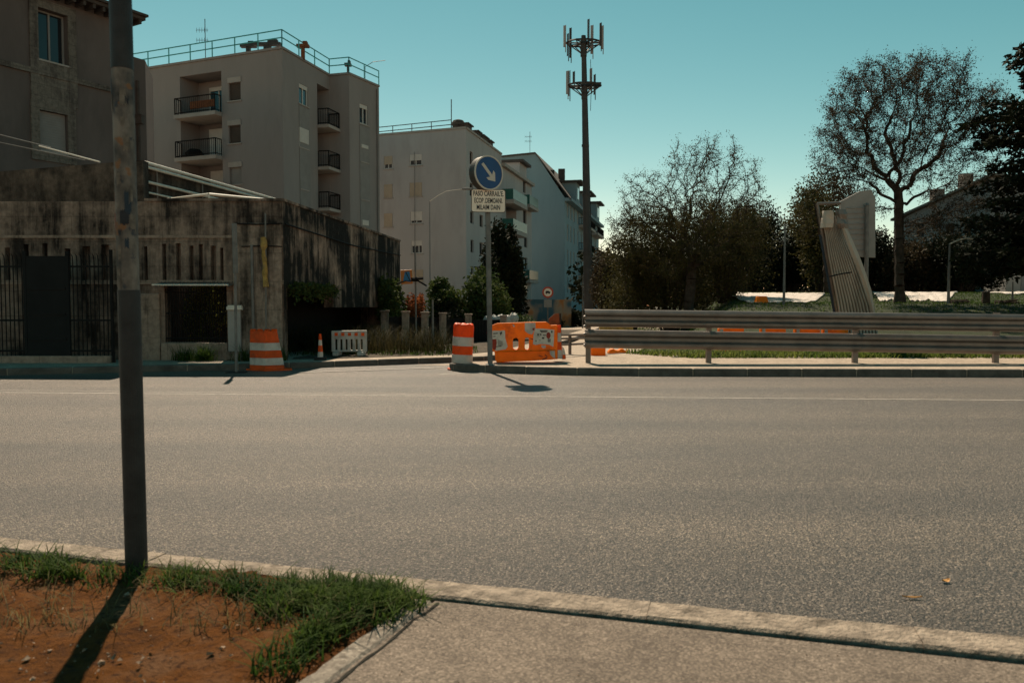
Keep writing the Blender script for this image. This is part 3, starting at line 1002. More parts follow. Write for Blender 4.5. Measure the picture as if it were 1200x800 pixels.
# ------------------------------------------------------------------ apartment block 1
def apartment_one():
    z = at(330.5, 57.5, 45).z
    def on_top(px, py):
        return gz(px, py, z)
    c0, c1, c2, c3, c4 = on_top(150, 85), on_top(330.5, 57.5), on_top(386, 89.5), on_top(409, 87.5), on_top(444, 102.5)
    e = empty('apartment_block', (c1.x, c1.y, 0), 'warm grey apartment block with recessed black balconies and teal roof railing', 'apartment block')
    F1, F2, F3, F4 = Plane(c0, c1), Plane(c1, c2), Plane(c2, c3), Plane(c3, c4)
    rec = F1.rect(212.5, 86.5, 261, 300)
    rec = (rec[0], rec[1], 1.0, rec[3], 1.5, 1)
    smalls = [F1.rect(268, 97, 282, 118), F1.rect(268, 147, 282, 168), F1.rect(269, 196, 283, 216), F1.rect(269, 245, 283, 265)]
    mb = MB()
    facade(mb, F1, 0, F1.L, 0, z, [rec] + smalls, 0.22)
    r2 = F2.rect(372.5, 102, 386, 290); r2 = (r2[0], F2.L - 0.02, 1.0, r2[3], 1.3, 1)
    w2 = [F2.rect(350.5, 100, 361, 123.5), F2.rect(350.5, 151, 361, 173.5), F2.rect(352, 200, 360.5, 222)]
    facade(mb, F2, 0, F2.L, 0, z, [r2] + w2, 0.2)
    facade(mb, F3, 0, F3.L, 0, z, [], 0.2)
    w4 = [F4.rect(421.5, 123, 431, 146), F4.rect(423, 170, 431, 190), F4.rect(423.5, 214, 431.5, 234), F4.rect(424, 258, 431.5, 278)]
    facade(mb, F4, 0, F4.L, 0, z, w4, 0.2)
    plan = [(c0.x, c0.y), (c1.x, c1.y), (c2.x, c2.y), (c3.x, c3.y), (c4.x, c4.y), (c4.x - 9, c4.y + 6), (c0.x + 2, c0.y + 14)]
    close_block(mb, plan, 0, z, skip=(0, 1, 2, 3))
    mb.build('wall', M['stucco1'], e)
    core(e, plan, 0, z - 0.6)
    # parapet coping
    cp = MB()
    for pl in (F1, F2, F3, F4):
        pl.box(cp, 0, pl.L, z + 0.004, z + 0.13, -0.3, 0.07)
    cp.build('coping', M['stucco1'], e)
    roof_rail(e, [Vector((p.x, p.y, z + 0.1)) for p in (c0, c1, c2, c3, c4)], 0.95)
    # front recess: balconies, doors
    for k, (yt, ys) in enumerate(((104, 134.5), (153, 185), (202, 235), (251, 285))):
        u0, u1, _, zt = rec[0], rec[1], 0, 0
        zs = F1.px(237, ys)[1]
        balcony(e, F1, rec[0] + 0.01, rec[1] - 0.01, zs, 0.55, 0.95, 'rail_black', 0.22, o_in=-1.45)
        dz0, dz1 = zs + 0.01, zs + 1.95
        a, b = rec[0] + (rec[1] - rec[0]) * 0.3, rec[1] - 0.02
        R1 = Plane(F1.pt(0, 0, -1.5), F1.pt(F1.L, 0, -1.5))
        window(e, R1, (a, b, dz0, dz1), -0.06, mull=2, glass='glass_b', sill=False, shut=(0.12, 0.0, 1.0, 1.0)[k], shutmat='shutter_w')
        if k == 1:
            s = MB(); R1.box(s, a, a + (b - a) * 0.55, dz0, dz1, 0.14, 0.2)
            s.build('roller_shutter', M['shutter_w'], e)
        if k == 0:
            s = MB(); F1.box(s, a + 0.1, b - 0.2, zs + 0.3, zs + 0.72, 0.28, 0.33)
            s.build('flower_trough', M['rust'], e)
        if k == 1:
            s = MB(); s.lathe([(0.1, 0), (0.5, 0.1), (0.55, 0.35), (0.3, 0.6), (0.05, 0.65)], F1.pt(rec[0] + 0.75, zs, -0.3), 10)
            s.build('balcony_planter', M['rail_black'], e)
    for i, w in enumerate(smalls):
        window(e, F1, w, 0.2, frame='frame_d', mull=0, glass='glass', shut=(0.92, 0.97, 1.0, 1.0)[i], shutmat=('shutter_br', 'shutter_br', 'panel_grey', 'panel_grey')[i])
        h = MB(); F1.box(h, w[0] - 0.05, w[1] + 0.05, w[3] + 0.002, w[3] + 0.3, 0.003, 0.05)
        h.build('shutter_box', M['trim'], e)
    # right facade: grey infill panels under the windows, recessed balconies
    g = MB()
    F2.box(g, w2[0][0] - 0.05, w2[0][1] + 0.12, 0.5, w2[0][2] - 0.1, 0.003, 0.035)
    gp = g.build('infill_panel', M['panel_grey'], e)
    for i, w in enumerate(w2):
        window(e, F2, w, 0.03 if i else 0.12, frame='frame_w', mull=1, glass='glass_b', shut=(0.2, 0.75, 0.0)[i], shutmat='shutter_w')
    for (ys) in (151, 199, 246, 294):
        zs = F2.px(383, ys)[1]
        balcony(e, F2, r2[0] + 0.02, F2.L - 0.05, zs, 0.75, 0.95, 'rail_black', 0.18, o_in=-1.25)
        R2 = Plane(F2.pt(0, 0, -1.3), F2.pt(F2.L, 0, -1.3))
        window(e, R2, (r2[0] + 0.3, F2.L - 0.5, zs + 0.01, zs + 2.0), -0.06, mull=1, glass='glass', sill=False, shut=0.25, shutmat='shutter')
    g = MB()
    F4.box(g, w4[0][0] - 0.05, w4[0][1] + 0.15, 0.5, w4[0][2] - 0.1, 0.003, 0.035)
    g.build('infill_panel', M['panel_grey'], e)
    for i, w in enumerate(w4):
        window(e, F4, w, 0.03 if i else 0.12, frame='frame_w', mull=1, glass='glass', shut=(0.2, 0.2, 0, 0.3)[i], shutmat='shutter_w')
    dpm = MB()
    q = F4.pt(F4.L - 0.25, z - 0.2, 0.08)
    dpm.tube(q, (q.x, q.y, 0.3), 0.07, n=6)
    dpm.build('drainpipe', M['panel_grey'], e)
    # things on the roof
    a = at(241, 76, 50)
    am = MB(); tv_antenna(am, Vector((a.x, a.y, z)), 3.4, 0.8)
    am.build('roof_antenna', M['mast'], e)
    for (px, py, w, h) in ((281, 62, 0.9, 0.7), (304, 60, 1.6, 0.5), (347, 62, 0.7, 0.6), (402, 84, 0.4, 0.9)):
        p = gz(px, py, z) + Vector((0, 1.5, 0))
        b = MB()
        b.box((p.x, p.y, z + 0.5), (w * 0.25, 0.25, 0.9)); b.box((p.x, p.y, z + 0.85), (w, 0.35, 0.16)); b.box((p.x + w * 0.2, p.y, z + 1.02), (w * 0.35, 0.3, 0.16))
        b.build('rooftop_vent', M['rust'] if px == 347 else M['mast'], e)
    b = MB(); p = gz(428, 97, z)
    b.path([p, p + Vector((0, 0, 1.0)), p + Vector((0.5, 0, 1.3)), p + Vector((1.3, 0, 1.4))], 0.02, 5)
    b.build('curved_rail', M['mast'], e)
apartment_one()

# ------------------------------------------------------------------ apartment block 2 (pale) and 3 (blue grey)
def apartment_two():
    z = at(546, 151, 62).z
    c0, c1 = gz(436, 160, z), at(546, 151, 62)
    c2 = gz(592, 183, z); 
    d = Vector((0.235, 0.972, 0)).normalized()
    c2 = Vector((c1.x, c1.y, 0)) + d * 11
    c3 = c2 + d * 13
    e = empty('apartment_block', (c1.x, c1.y, 0), 'pale grey apartment block whose facing wall has few shuttered windows', 'apartment block')
    F1 = Plane(c0, c1); F2 = Plane(c1, c2); F3 = Plane(c2, c3)
    ws1 = [(450, 183, 460, 198, 0), (450, 216, 460, 232, 2), (450, 250, 460, 266, 2), (480, 181, 494.5, 194, 3), (480, 214, 494.5, 230, 2), (481, 248, 495, 262, 4), (482, 282, 495, 297, 5), (482, 316, 496, 330, 2)]
    H1 = [F1.rect(*w[:4]) for w in ws1]
    mb = MB()
    facade(mb, F1, 0, F1.L, 0, z, H1, 0.12)
    ws2 = [(550.5, 178, 554, 193), (550.5, 215, 554.5, 230), (551, 248, 555, 262), (551.5, 281, 555, 296), (552, 312, 555, 325), (562, 219, 566, 234), (562, 252, 566, 266), (562, 284, 566, 298)]
    H2 = [F2.rect(*w) for w in ws2]
    facade(mb, F2, 0, F2.L, 0, z, H2, 0.2)
    z3 = z - 1.0
    lo = [F3.rect(593, 240, 605, 263), F3.rect(593, 268, 605, 300), F3.rect(613, 246, 617, 262), F3.rect(614, 275, 618, 290), F3.rect(615, 302, 618, 316), F3.rect(613, 212, 616, 226)]
    lo = [(max(0.05, a), min(F3.L - 0.05, b), c, d_) for a, b, c, d_ in lo]
    facade(mb, F3, 0, F3.L, 0, z3, [(*lo[0], 1.2, 1), (*lo[1], 1.2, 1)] + lo[2:], 0.2)
    plan = [(c0.x, c0.y), (c1.x, c1.y), (c2.x, c2.y), (c3.x, c3.y), (c3.x - 8, c3.y + 2), (c0.x + 4, c0.y + 20)]
    close_block(mb, plan, 0, z3, skip=(0, 1, 2))
    mb.add([(c0.x, c0.y, z), (c1.x, c1.y, z), (c2.x, c2.y, z), (c0.x + 3, c0.y + 12, z)], [(0, 1, 2, 3)])
    mb.quad((c2.x, c2.y, z3), (c2.x, c2.y, z), (c0.x + 3, c0.y + 12, z), (c0.x + 3, c0.y + 12, z3))
    mb.quad((c0.x, c0.y, 0), (c0.x, c0.y, z), (c0.x + 3, c0.y + 12, z), (c0.x + 3, c0.y + 12, 0))
    mb.build('wall', M['stucco2'], e)
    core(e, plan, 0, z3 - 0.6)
    for w, h in zip(ws1, H1):
        k = w[4]
        if k == 0: window(e, F1, h, 0.1, frame='frame_w', shut=0.65, shutmat='shutter')
        elif k == 2: window(e, F1, h, 0.08, frame='shutter', shut=1.0, mull=0, shutmat='shutter')
        elif k == 3: window(e, F1, h, 0.1, frame='frame_w', shut=0.55, mull=1, shutmat='shutter_w', glass='glass')
        elif k == 4: window(e, F1, h, 0.1, frame='frame_w', shut=0.75, mull=1, shutmat='shutter_w')
        else: window(e, F1, h, 0.1, frame='frame_w', shut=0.4, mull=2, shutmat='shutter_w')
    for h in H2: window(e, F2, h, 0.18, frame='frame_d', mull=0, sill=False)
    for h in lo[2:]: window(e, F3, h, 0.18, frame='frame_d', mull=0, sill=False)
    for ys in (240, 273, 345):
        zs = F3.px(600, ys)[1]
        balcony(e, F3, 0.2, 6.0, zs, 1.1, 0.95, 'rail_green', 0.35, bars=False)
    for ys in (249, 330):
        zs = F3.px(628, ys)[1]
        balcony(e, F3, F3.L * 0.62, F3.L * 0.95, zs, 0.9, 0.95, 'rail_green', 0.3, bars=False)
    # roof: coping, tank, chimney, railing, setback storey with sloping dark roof edge
    cp = MB()
    F1.box(cp, 0, F1.L, z + 0.004, z + 0.16, -0.35, 0.08); F2.box(cp, 0.1, F2.L, z + 0.004, z + 0.16, -0.35, 0.09)
    F3.box(cp, 0, F3.L, z3 + 0.004, z3 + 0.3, -0.4, 0.35)
    cp.build('coping', M['trim'], e)
    roof_rail(e, [Vector((c0.x, c0.y + 1, z + 0.1)), Vector((c1.x - 1.2, c1.y + 1, z + 0.1))], 0.8, 'mast', 2.0)
    t = MB(); p = at(537, 151, 65)
    t.box((p.x, p.y, z + 0.45), (0.9, 0.8, 0.9)); t.lathe([(0.5, 0.9), (0.55, 1.1), (0.42, 1.3), (0.1, 1.4)], (p.x, p.y, z), 10)
    t.tube((p.x - 0.55, p.y, z), (p.x - 0.55, p.y, z + 3.0), 0.04, n=5)
    t.build('rooftop_tank', M['roof'], e)
    rf = MB()
    for k, (pp, ww) in enumerate(((0.25, 1.2), (0.5, 1.0), (0.68, 1.6), (0.86, 1.0))):
        q = F2.pt(F2.L * pp, 0, -0.8)
        rf.box((q.x, q.y, z + 0.5), (0.6, ww, 0.75), F2.rz + math.pi / 2)
        rf.box((q.x, q.y, z + 0.92), (0.85, ww + 0.3, 0.1), F2.rz + math.pi / 2)
        rf.build('chimney', M['roof'], e); rf = MB()
    lf = MB(); q = F3.pt(F3.L * 0.75, 0, -1.2)
    lf.box((q.x, q.y, z3 + 1.0), (3.2, 2.0, 1.6), F3.rz)
    lf.build('stair_tower', M['stucco2'], e)
    lr = MB(); lr.box((q.x, q.y, z3 + 1.9), (3.8, 2.9, 0.25), F3.rz, )
    lr.build('stair_tower_roof', M['roof'], e)
    am = MB(); p = at(622, 181, 80); tv_antenna(am, Vector((p.x, p.y, p.z - 1)), 2.6, 0.7)
    wire = MB()
    q = F1.px(486, 200)[0]
    wire.tube(F1.pt(q, z - 1.5, 0.05), F1.pt(q, 1, 0.05), 0.025, n=4)
    wire.build('downpipe', M['panel_grey'], e)
apartment_two()

def apartment_three():
    Y0 = 92
    g0 = at(590, 184, Y0 + 3); pk = at(628, 181, Y0); ev = at(662, 232, Y0 - 2)
    base = [Vector((g0.x - 3, g0.y + 0.3, 0)), Vector((ev.x, ev.y, 0))]
    F1 = Plane(base[0], base[1])
    d = Vector((0.225, 0.974, 0)).normalized()
    far = Vector((ev.x, ev.y, 0)) + d * 32
    F2 = Plane(base[1], far)
    e = empty('apartment_block', (ev.x, ev.y, 0), 'blue grey apartment block with a sloping gable and dark eaves', 'apartment block')
    ze = ev.z; zp = pk.z
    mb = MB()
    # facing gable wall: flat top then the slope down to the eave
    um = F1.px(628, 181)[0]
    o = [F1.pt(0, 0), F1.pt(F1.L, 0), F1.pt(F1.L, ze), F1.pt(um, zp), F1.pt(0, zp)]
    mb.add(o, [(0, 1, 2, 3, 4)])
    H = []
    for ys in (240, 268, 298, 330):
        for f in (0.05, 0.12, 0.2, 0.3, 0.4, 0.52, 0.62, 0.72, 0.84):
            zs = F2.px(663, ys)[1]
            H.append((F2.L * f, F2.L * f + 1.0, zs - 1.3, zs + 0.6))
    facade(mb, F2, 0, F2.L, 0, ze, H, 0.2)
    b2 = F1.pt(0, 0) + d * 32
    mb.quad(F1.pt(0, 0), b2, b2 + Vector((0, 0, zp)), F1.pt(0, zp))
    mb.build('wall', M['stucco3'], e)
    rf = MB()
    a, b, c = F1.pt(0, zp, 0.2), F1.pt(um, zp, 0.2), F1.pt(F1.L + 0.8, ze - 0.3, 0.2)
    for p, q in ((a, b), (b, c)):
        up = Vector((0, 0, 0.18))
        vs = [p, q, q + d * 32, p + d * 32]
        rf.add(vs + [v + up for v in vs], [(0, 1, 2, 3), (7, 6, 5, 4), (0, 4, 5, 1), (1, 5, 6, 2), (2, 6, 7, 3), (3, 7, 4, 0)])
    rf.build('roof', M['roof'], e)
    for h in H: window(e, F2, h, 0.15, frame='frame_w', mull=1, glass='glass_b', sill=False)
    for ys in (262, 292, 322):
        zs = F2.px(676, ys)[1]
        balcony(e, F2, F2.L * 0.34, F2.L * 0.6, zs, 1.1, 0.9, 'rail_black', 0.3)
        balcony(e, F2, F2.L * 0.68, F2.L * 0.92, zs, 1.1, 0.9, 'rail_black', 0.3)
    # dormers with dark roofs
    for f, w in ((0.14, 3.0), (0.42, 4.2), (0.75, 3.6)):
        q = F2.pt(F2.L * f + w / 2, 0, -0.3)
        dm = MB(); dm.box((q.x, q.y, ze + 1.2), (w, 1.8, 2.4), F2.rz)
        o = dm.build('dormer', M['stucco3'], e)
        dr = MB(); dr.box((q.x, q.y, ze + 2.5), (w + 1.0, 3.2, 0.2), F2.rz)
        dr.build('dormer_roof', M['roof'], o)
        dw = MB(); F2.box(dw, F2.L * f + w * 0.3, F2.L * f + w * 0.7, ze + 0.6, ze + 1.9, 0.61, 0.64)
        dw.build('dormer_window', M['glass_b'], o)
    ch = MB(); p = at(645, 215, Y0 + 2)
    ch.box((p.x, p.y, p.z), (0.9, 0.9, 3.0)); ch.build('chimney', M['roof'], e); ch = MB()
    p = at(658, 225, Y0 + 6); ch.box((p.x, p.y, p.z + 1), (0.8, 0.8, 3.5))
    ch.build('chimney', M['roof'], e)
    am = MB(); p = at(621, 181, Y0 + 5); tv_antenna(am, Vector((p.x, p.y, p.z - 0.3)), 3.0, 0.9)
    am.build('roof_antenna', M['mast'], e)
    cn = MB()
    F2.box(cn, -0.2, F2.L, ze - 0.35, ze - 0.01, 0.003, 0.8)
    cn.build('cornice', M['stucco3'], e)
apartment_three()

# ------------------------------------------------------------------ stained concrete building by the road
def concrete_building():
    YF = 20.0
    e = empty('concrete_building', (-5.75, YF, 0.13), 'low concrete building streaked black with damp beside the far pavement', 'building')
    zt = at(330, 236, YF).z
    X1 = at(332, 300, YF).x
    F1 = Plane((-22, YF), (X1, YF))
    B1 = (X1 + 1.15, YF + 12.6)
    F2 = Plane((X1, YF), B1)
    win = F1.rect(193, 333, 266, 401)
    gate = F1.rect(28, 312, 82, 413)
    slots = []
    for a, b in ((6, 12), (28, 34), (50, 56), (76, 83), (97, 106), (119, 128), (150, 156), (169, 173), (190, 195), (206, 212), (222, 227), (233, 238), (247, 253), (258, 262)):
        r = F1.rect(a, 285, b, 329)
        slots.append((r[0], r[1], r[2], r[3] - random.uniform(0, 0.15), 0.2, 1))
    mb = MB()
    facade(mb, F1, 0, F1.L, 0.0, zt, [(*win, 0.35), (*gate, 0.5)] + slots, 0.25)
    mb.add([(-22, YF, zt), (-9.3, YF, zt), (-9.3, B1[1], zt), (-22, B1[1], zt)], [(0, 1, 2, 3)])
    Fb = Plane((-9.3, YF + 0.3), (X1, YF + 0.3))
    wb = (win[0] - 12.7, win[1] - 12.7, win[2], win[3])
    facade(mb, Fb, 0, Fb.L, 0, zt, [(*wb, -0.03)], 0.0)
    mb.quad((-9.3, YF, zt), (X1, YF, zt), (X1, YF + 0.3, zt), (-9.3, YF + 0.3, zt))
    mb.quad((-22, YF, 0), (-22, B1[1], 0), (-22, B1[1], zt), (-22, YF, zt))
    mb.quad((B1[0], B1[1], 0), (-22, B1[1], 0), (-22, B1[1], zt), (B1[0], B1[1], zt))
    mb.build('front_wall', M['conc'], e)
    # side wall: big stained parapet over an open undercroft
    zb = F2.px(420, 360)[1]
    zo = F2.px(345, 339)[1]
    ua, ub = F2.px(336, 400)[0], F2.px(391, 360)[0]
    s = outline_solid([F2.pt(0, 0, 0.0), F2.pt(ua, 0), F2.pt(ua, zo), F2.pt(ub, zo), F2.pt(ub, zb), F2.pt(F2.L - 0.35, zb), F2.pt(F2.L - 0.35, 0), F2.pt(F2.L, 0), F2.pt(F2.L, zt), F2.pt(0, zt)], [], F2.n * -0.3)
    s.build('side_wall', M['conc_side'], e)
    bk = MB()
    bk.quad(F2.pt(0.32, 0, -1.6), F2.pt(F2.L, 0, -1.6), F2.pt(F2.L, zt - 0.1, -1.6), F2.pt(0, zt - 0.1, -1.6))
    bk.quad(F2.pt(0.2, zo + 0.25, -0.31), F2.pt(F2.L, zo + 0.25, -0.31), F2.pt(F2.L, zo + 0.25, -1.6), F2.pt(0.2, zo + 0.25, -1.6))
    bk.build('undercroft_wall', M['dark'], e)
    inn = MB(); inn.box((-15.7, YF + 1.2, 2.0), (12.2, 0.1, 4.0))
    inn.build('dark_backing', M['dark'], e)  # black panel standing behind the gate opening
    fl = MB()
    F1.box(fl, 0, F1.L, F1.px(230, 333)[1] + 0.0, F1.px(230, 333)[1] + 0.10, 0.003, 0.05)
    F1.box(fl, 0, F1.L, F1.px(230, 279)[1], F1.px(230, 279)[1] + 0.07, 0.003, 0.035)
    fl.build('string_course', M['pier'], e)
    cp = MB()
    F1.box(cp, 12.85, F1.L + 0.04, zt + 0.003, zt + 0.07, -0.32, 0.05)
    F2.box(cp, 0.06, F2.L, zt + 0.003, zt + 0.07, -0.32, 0.04)
    cp.build('coping', M['conc'], e)
    # corner pier with stone courses
    p = MB()
    r = F1.rect(275, 262, 331, 420)
    F1.box(p, r[0], r[1], 0.0, r[3], 0.004, 0.12)
    p.build('corner_pier', M['pier'], e, bevel=0.02)
    p = MB()
    r = F1.rect(163, 344, 189, 420)
    F1.box(p, r[0], r[1], 0.0, r[3], 0.004, 0.10)
    p.build('window_pier', M['pier'], e, bevel=0.02)
    p = MB(); F1.box(p, win[0] - 0.05, win[1] + 0.05, 0.1, win[2] - 0.01, 0.004, 0.16)
    p.build('low_wall', M['pier'], e, bevel=0.02)
    # grille in the window opening
    g = MB()
    n = 24
    for k in range(n + 1):
        u = win[0] + (win[1] - win[0]) * k / n
        g.tube(F1.pt(u, win[2] + 0.002, -0.06), F1.pt(u, win[3] - 0.1, -0.06), 0.011, n=5)
    for z in (win[2] + 0.1, (win[2] + win[3]) / 2, win[3] - 0.2):
        g.tube(F1.pt(win[0], z, -0.06), F1.pt(win[1], z, -0.06), 0.016, n=5)
    g.build('window_grille', M['rail_black'], e)
    # corrugated awning with a bright front lip
    aw = MB()
    n = 40
    rows = []
    for k in range(n + 1):
        u = win[0] - 0.08 + (win[1] - win[0] + 0.3) * k / n
        w = 0.025 * (1 if k % 2 else -1)
        rows.append((F1.pt(u, win[3] + 0.05 + w, -0.02), F1.pt(u, win[3] - 0.05 + w, 0.5)))
    for a, b in zip(rows[:-1], rows[1:]):
        aw.quad(a[0], b[0], b[1], a[1])
    awo = aw.build('awning', M['galv'], e)
    lp = MB(); lp.tube(F1.pt(win[0] - 0.08, win[3] - 0.03, 0.5), F1.pt(win[1] + 0.22, win[3] - 0.03, 0.5), 0.022, n=6)
    lp.build('awning_lip', M['pipe_w'], awo)
    # yellow foam stuck on the corner pier
    y = MB()
    pts, rr = [], []
    for k in range(12):
        t = k / 11
        pts.append(at(308.5 + 0.4 * math.sin(k * 1.3) + 3 * t, 278 + 58 * t, YF - 0.19)); rr.append((0.07 if k < 3 else 0.045) + 0.015 * math.sin(k * 2.1) ** 2 + 0.02 * t * t)
    y.path(pts, rr, 8)
    y.build('foam_strip', M['yellow'], e)
    pp = MB()
    pp.tube(at(295, 287, YF - 0.17), at(297, 385, YF - 0.17), 0.035, n=8)
    pp.tube(at(311, 250, YF - 0.19), at(312, 420, YF - 0.19), 0.022, n=6)
    pp.build('conduit', M['steel_grey'], e)
    cb = MB()
    cb.path([at(276, 262, YF - 0.15), at(300, 263, YF - 0.15), at(331, 262, YF - 0.15)], 0.018, 5)
    cb.path([at(283, 289, YF - 0.15), at(310, 288, YF - 0.15), at(331, 289, YF - 0.15)], 0.014, 5)
    cb.path([F2.pt(0.1, zt - 0.55, 0.03), F2.pt(6, zt - 0.65, 0.03), F2.pt(F2.L, zt - 0.55, 0.03)], 0.02, 5)
    cb.build('cable', M['rail_black'], e)
    # thin guard rail of white pipe lying as a frame on the roof
    q = [gz(178, 236, zt + 0.18), gz(245, 227.5, zt + 0.18), gz(312, 234, zt + 0.18), gz(232, 241, zt + 0.18)]
    fr = MB()
    for a, b in ((q[0], q[1]), (q[1], q[2]), (q[2], q[3]), (q[0], q[3])):
        fr.tube(a, b, 0.032, n=6)
    for a in q:
        fr.tube(a, (a.x, a.y, zt), 0.02, n=5)
    fr.build('roof_frame', M['pipe_w'], e)
    return zt, F1, F2, X1
ZT, CF1, CF2, CX1 = concrete_building()

def upper_parapet():
    YF = 20.0
    o = outline_solid([Vector((-22, YF + 0.03, ZT + 0.004)), Vector((-9.2, YF + 0.03, ZT + 0.004)), Vector((-9.2, YF + 0.03, 5.12)), Vector((-13, YF + 0.03, 4.82)), Vector((-22, YF + 0.03, 4.5))], [], (0, 0.3, 0)).build('parapet_wall', M['conc_up'])
    tag(o, 'dark raised parapet wall with sloping top above the iron fence', 'wall')
upper_parapet()

def terrace_house():
    zt = 5.0
    P0 = Vector((-9.35, 20.5, 0)); P1 = Vector((-18, 25.5, 0)); P2 = Vector((-8.15, 27.4, 0)); P3 = Vector((-14, 33, 0))
    e = empty('terrace_storey', (P0.x, P0.y, ZT + 0.005), 'dark upper storey set back on the concrete building, edged with white pipes', 'upper storey')
    mb = MB()
    mb.prism([P0, P2, P3, P1], 0.05, zt)
    mb.build('wall', M['conc_up'], e)
    cp = MB()
    Fl = Plane(P1, P0)
    Fl.box(cp, 0, Fl.L, zt + 0.003, zt + 0.07, -0.25, 0.03)
    cp.build('coping', M['conc_up'], e)
    Fr = Plane(P0, P2)
    for z, o in ((zt + 0.12, 0.08), (zt + 0.0, 0.12), (zt - 0.36, 0.08), (zt - 0.62, 0.06)):
        r = MB()
        r.tube(Fr.pt(-0.15, z, o), Fr.pt(Fr.L, z, o), 0.04 if z > 4.6 else 0.028, n=8)
        r.build('pipe_rail', M['pipe_w'], e)
    st = MB()
    for k in range(4):
        u = 0.4 + (Fr.L - 0.6) * k / 3
        st.tube(Fr.pt(u, zt - 0.7, 0.05), Fr.pt(u, zt + 0.12, 0.05), 0.02, n=5)
    st.build('pipe_bracket', M['steel_grey'], e)
    for (x0, y0, x1, y1, rr) in ((46, 171, 117, 190, 0.022), (0, 158, 60, 173, 0.014), (0, 167, 100, 188, 0.012)):
        r = MB(); r.tube(at(x0, y0, 21.6), at(x1, y1, 20.6), rr, n=6)
        r.build('pipe_rail', M['pipe_w'] if rr > 0.02 else M['steel_grey'], e)
terrace_house()

# spiked iron fence and gate in front of the concrete building
def iron_fence():
    Y = 19.0
    xa, xb = -14.5, at(131, 350, Y).x
    zt = at(60, 300, Y).z
    e = empty('iron_fence', (xb, Y, 0.15), 'black spiked iron fence with a solid gate before the concrete building', 'fence')
    plinth = MB(); plinth.box(((xa + xb) / 2, Y, 0.22), (xb - xa, 0.25, 0.17))
    plinth.build('plinth', M['pier'], e)
    g0, g1 = at(30, 350, Y).x, at(80, 350, Y).x
    m = MB()
    n = int((xb - xa) / 0.10)
    for k in range(n + 1):
        x = xa + (xb - xa) * k / n
        if g0 < x < g1: continue
        m.tube((x, Y, 0.3), (x, Y, zt - 0.12), 0.013, n=5)
        m.path([(x, Y, zt - 0.12), (x, Y - 0.02, zt), (x, Y - 0.09, zt + 0.06)], [0.013, 0.012, 0.002], 5)
    for z in (0.42, 1.15, zt - 0.25):
        m.box(((xa + g0) / 2, Y, z), (g0 - xa, 0.03, 0.045))
        m.box(((xb + g1) / 2, Y, z), (xb - g1, 0.03, 0.045))
    m.build('bars', M['rail_black'], e)
    gt = MB(); gt.box(((g0 + g1) / 2, Y, (0.3 + zt) / 2), (g1 - g0 - 0.06, 0.05, zt - 0.3))
    for x in (g0, g1):
        gt.box((x, Y, (0.3 + zt) / 2 + 0.06), (0.07, 0.07, zt - 0.18))
    for z in (0.7, 1.3, 1.9):
        gt.box(((g0 + g1) / 2, Y - 0.035, z), (g1 - g0 - 0.1, 0.02, 0.05))
    gt.build('gate', M['dark'], e)
    po = MB(); po.tube((xb, Y, 0.15), (xb, Y, zt + 0.15), 0.04, n=8)
    po.build('post', M['rail_black'], e)
iron_fence()

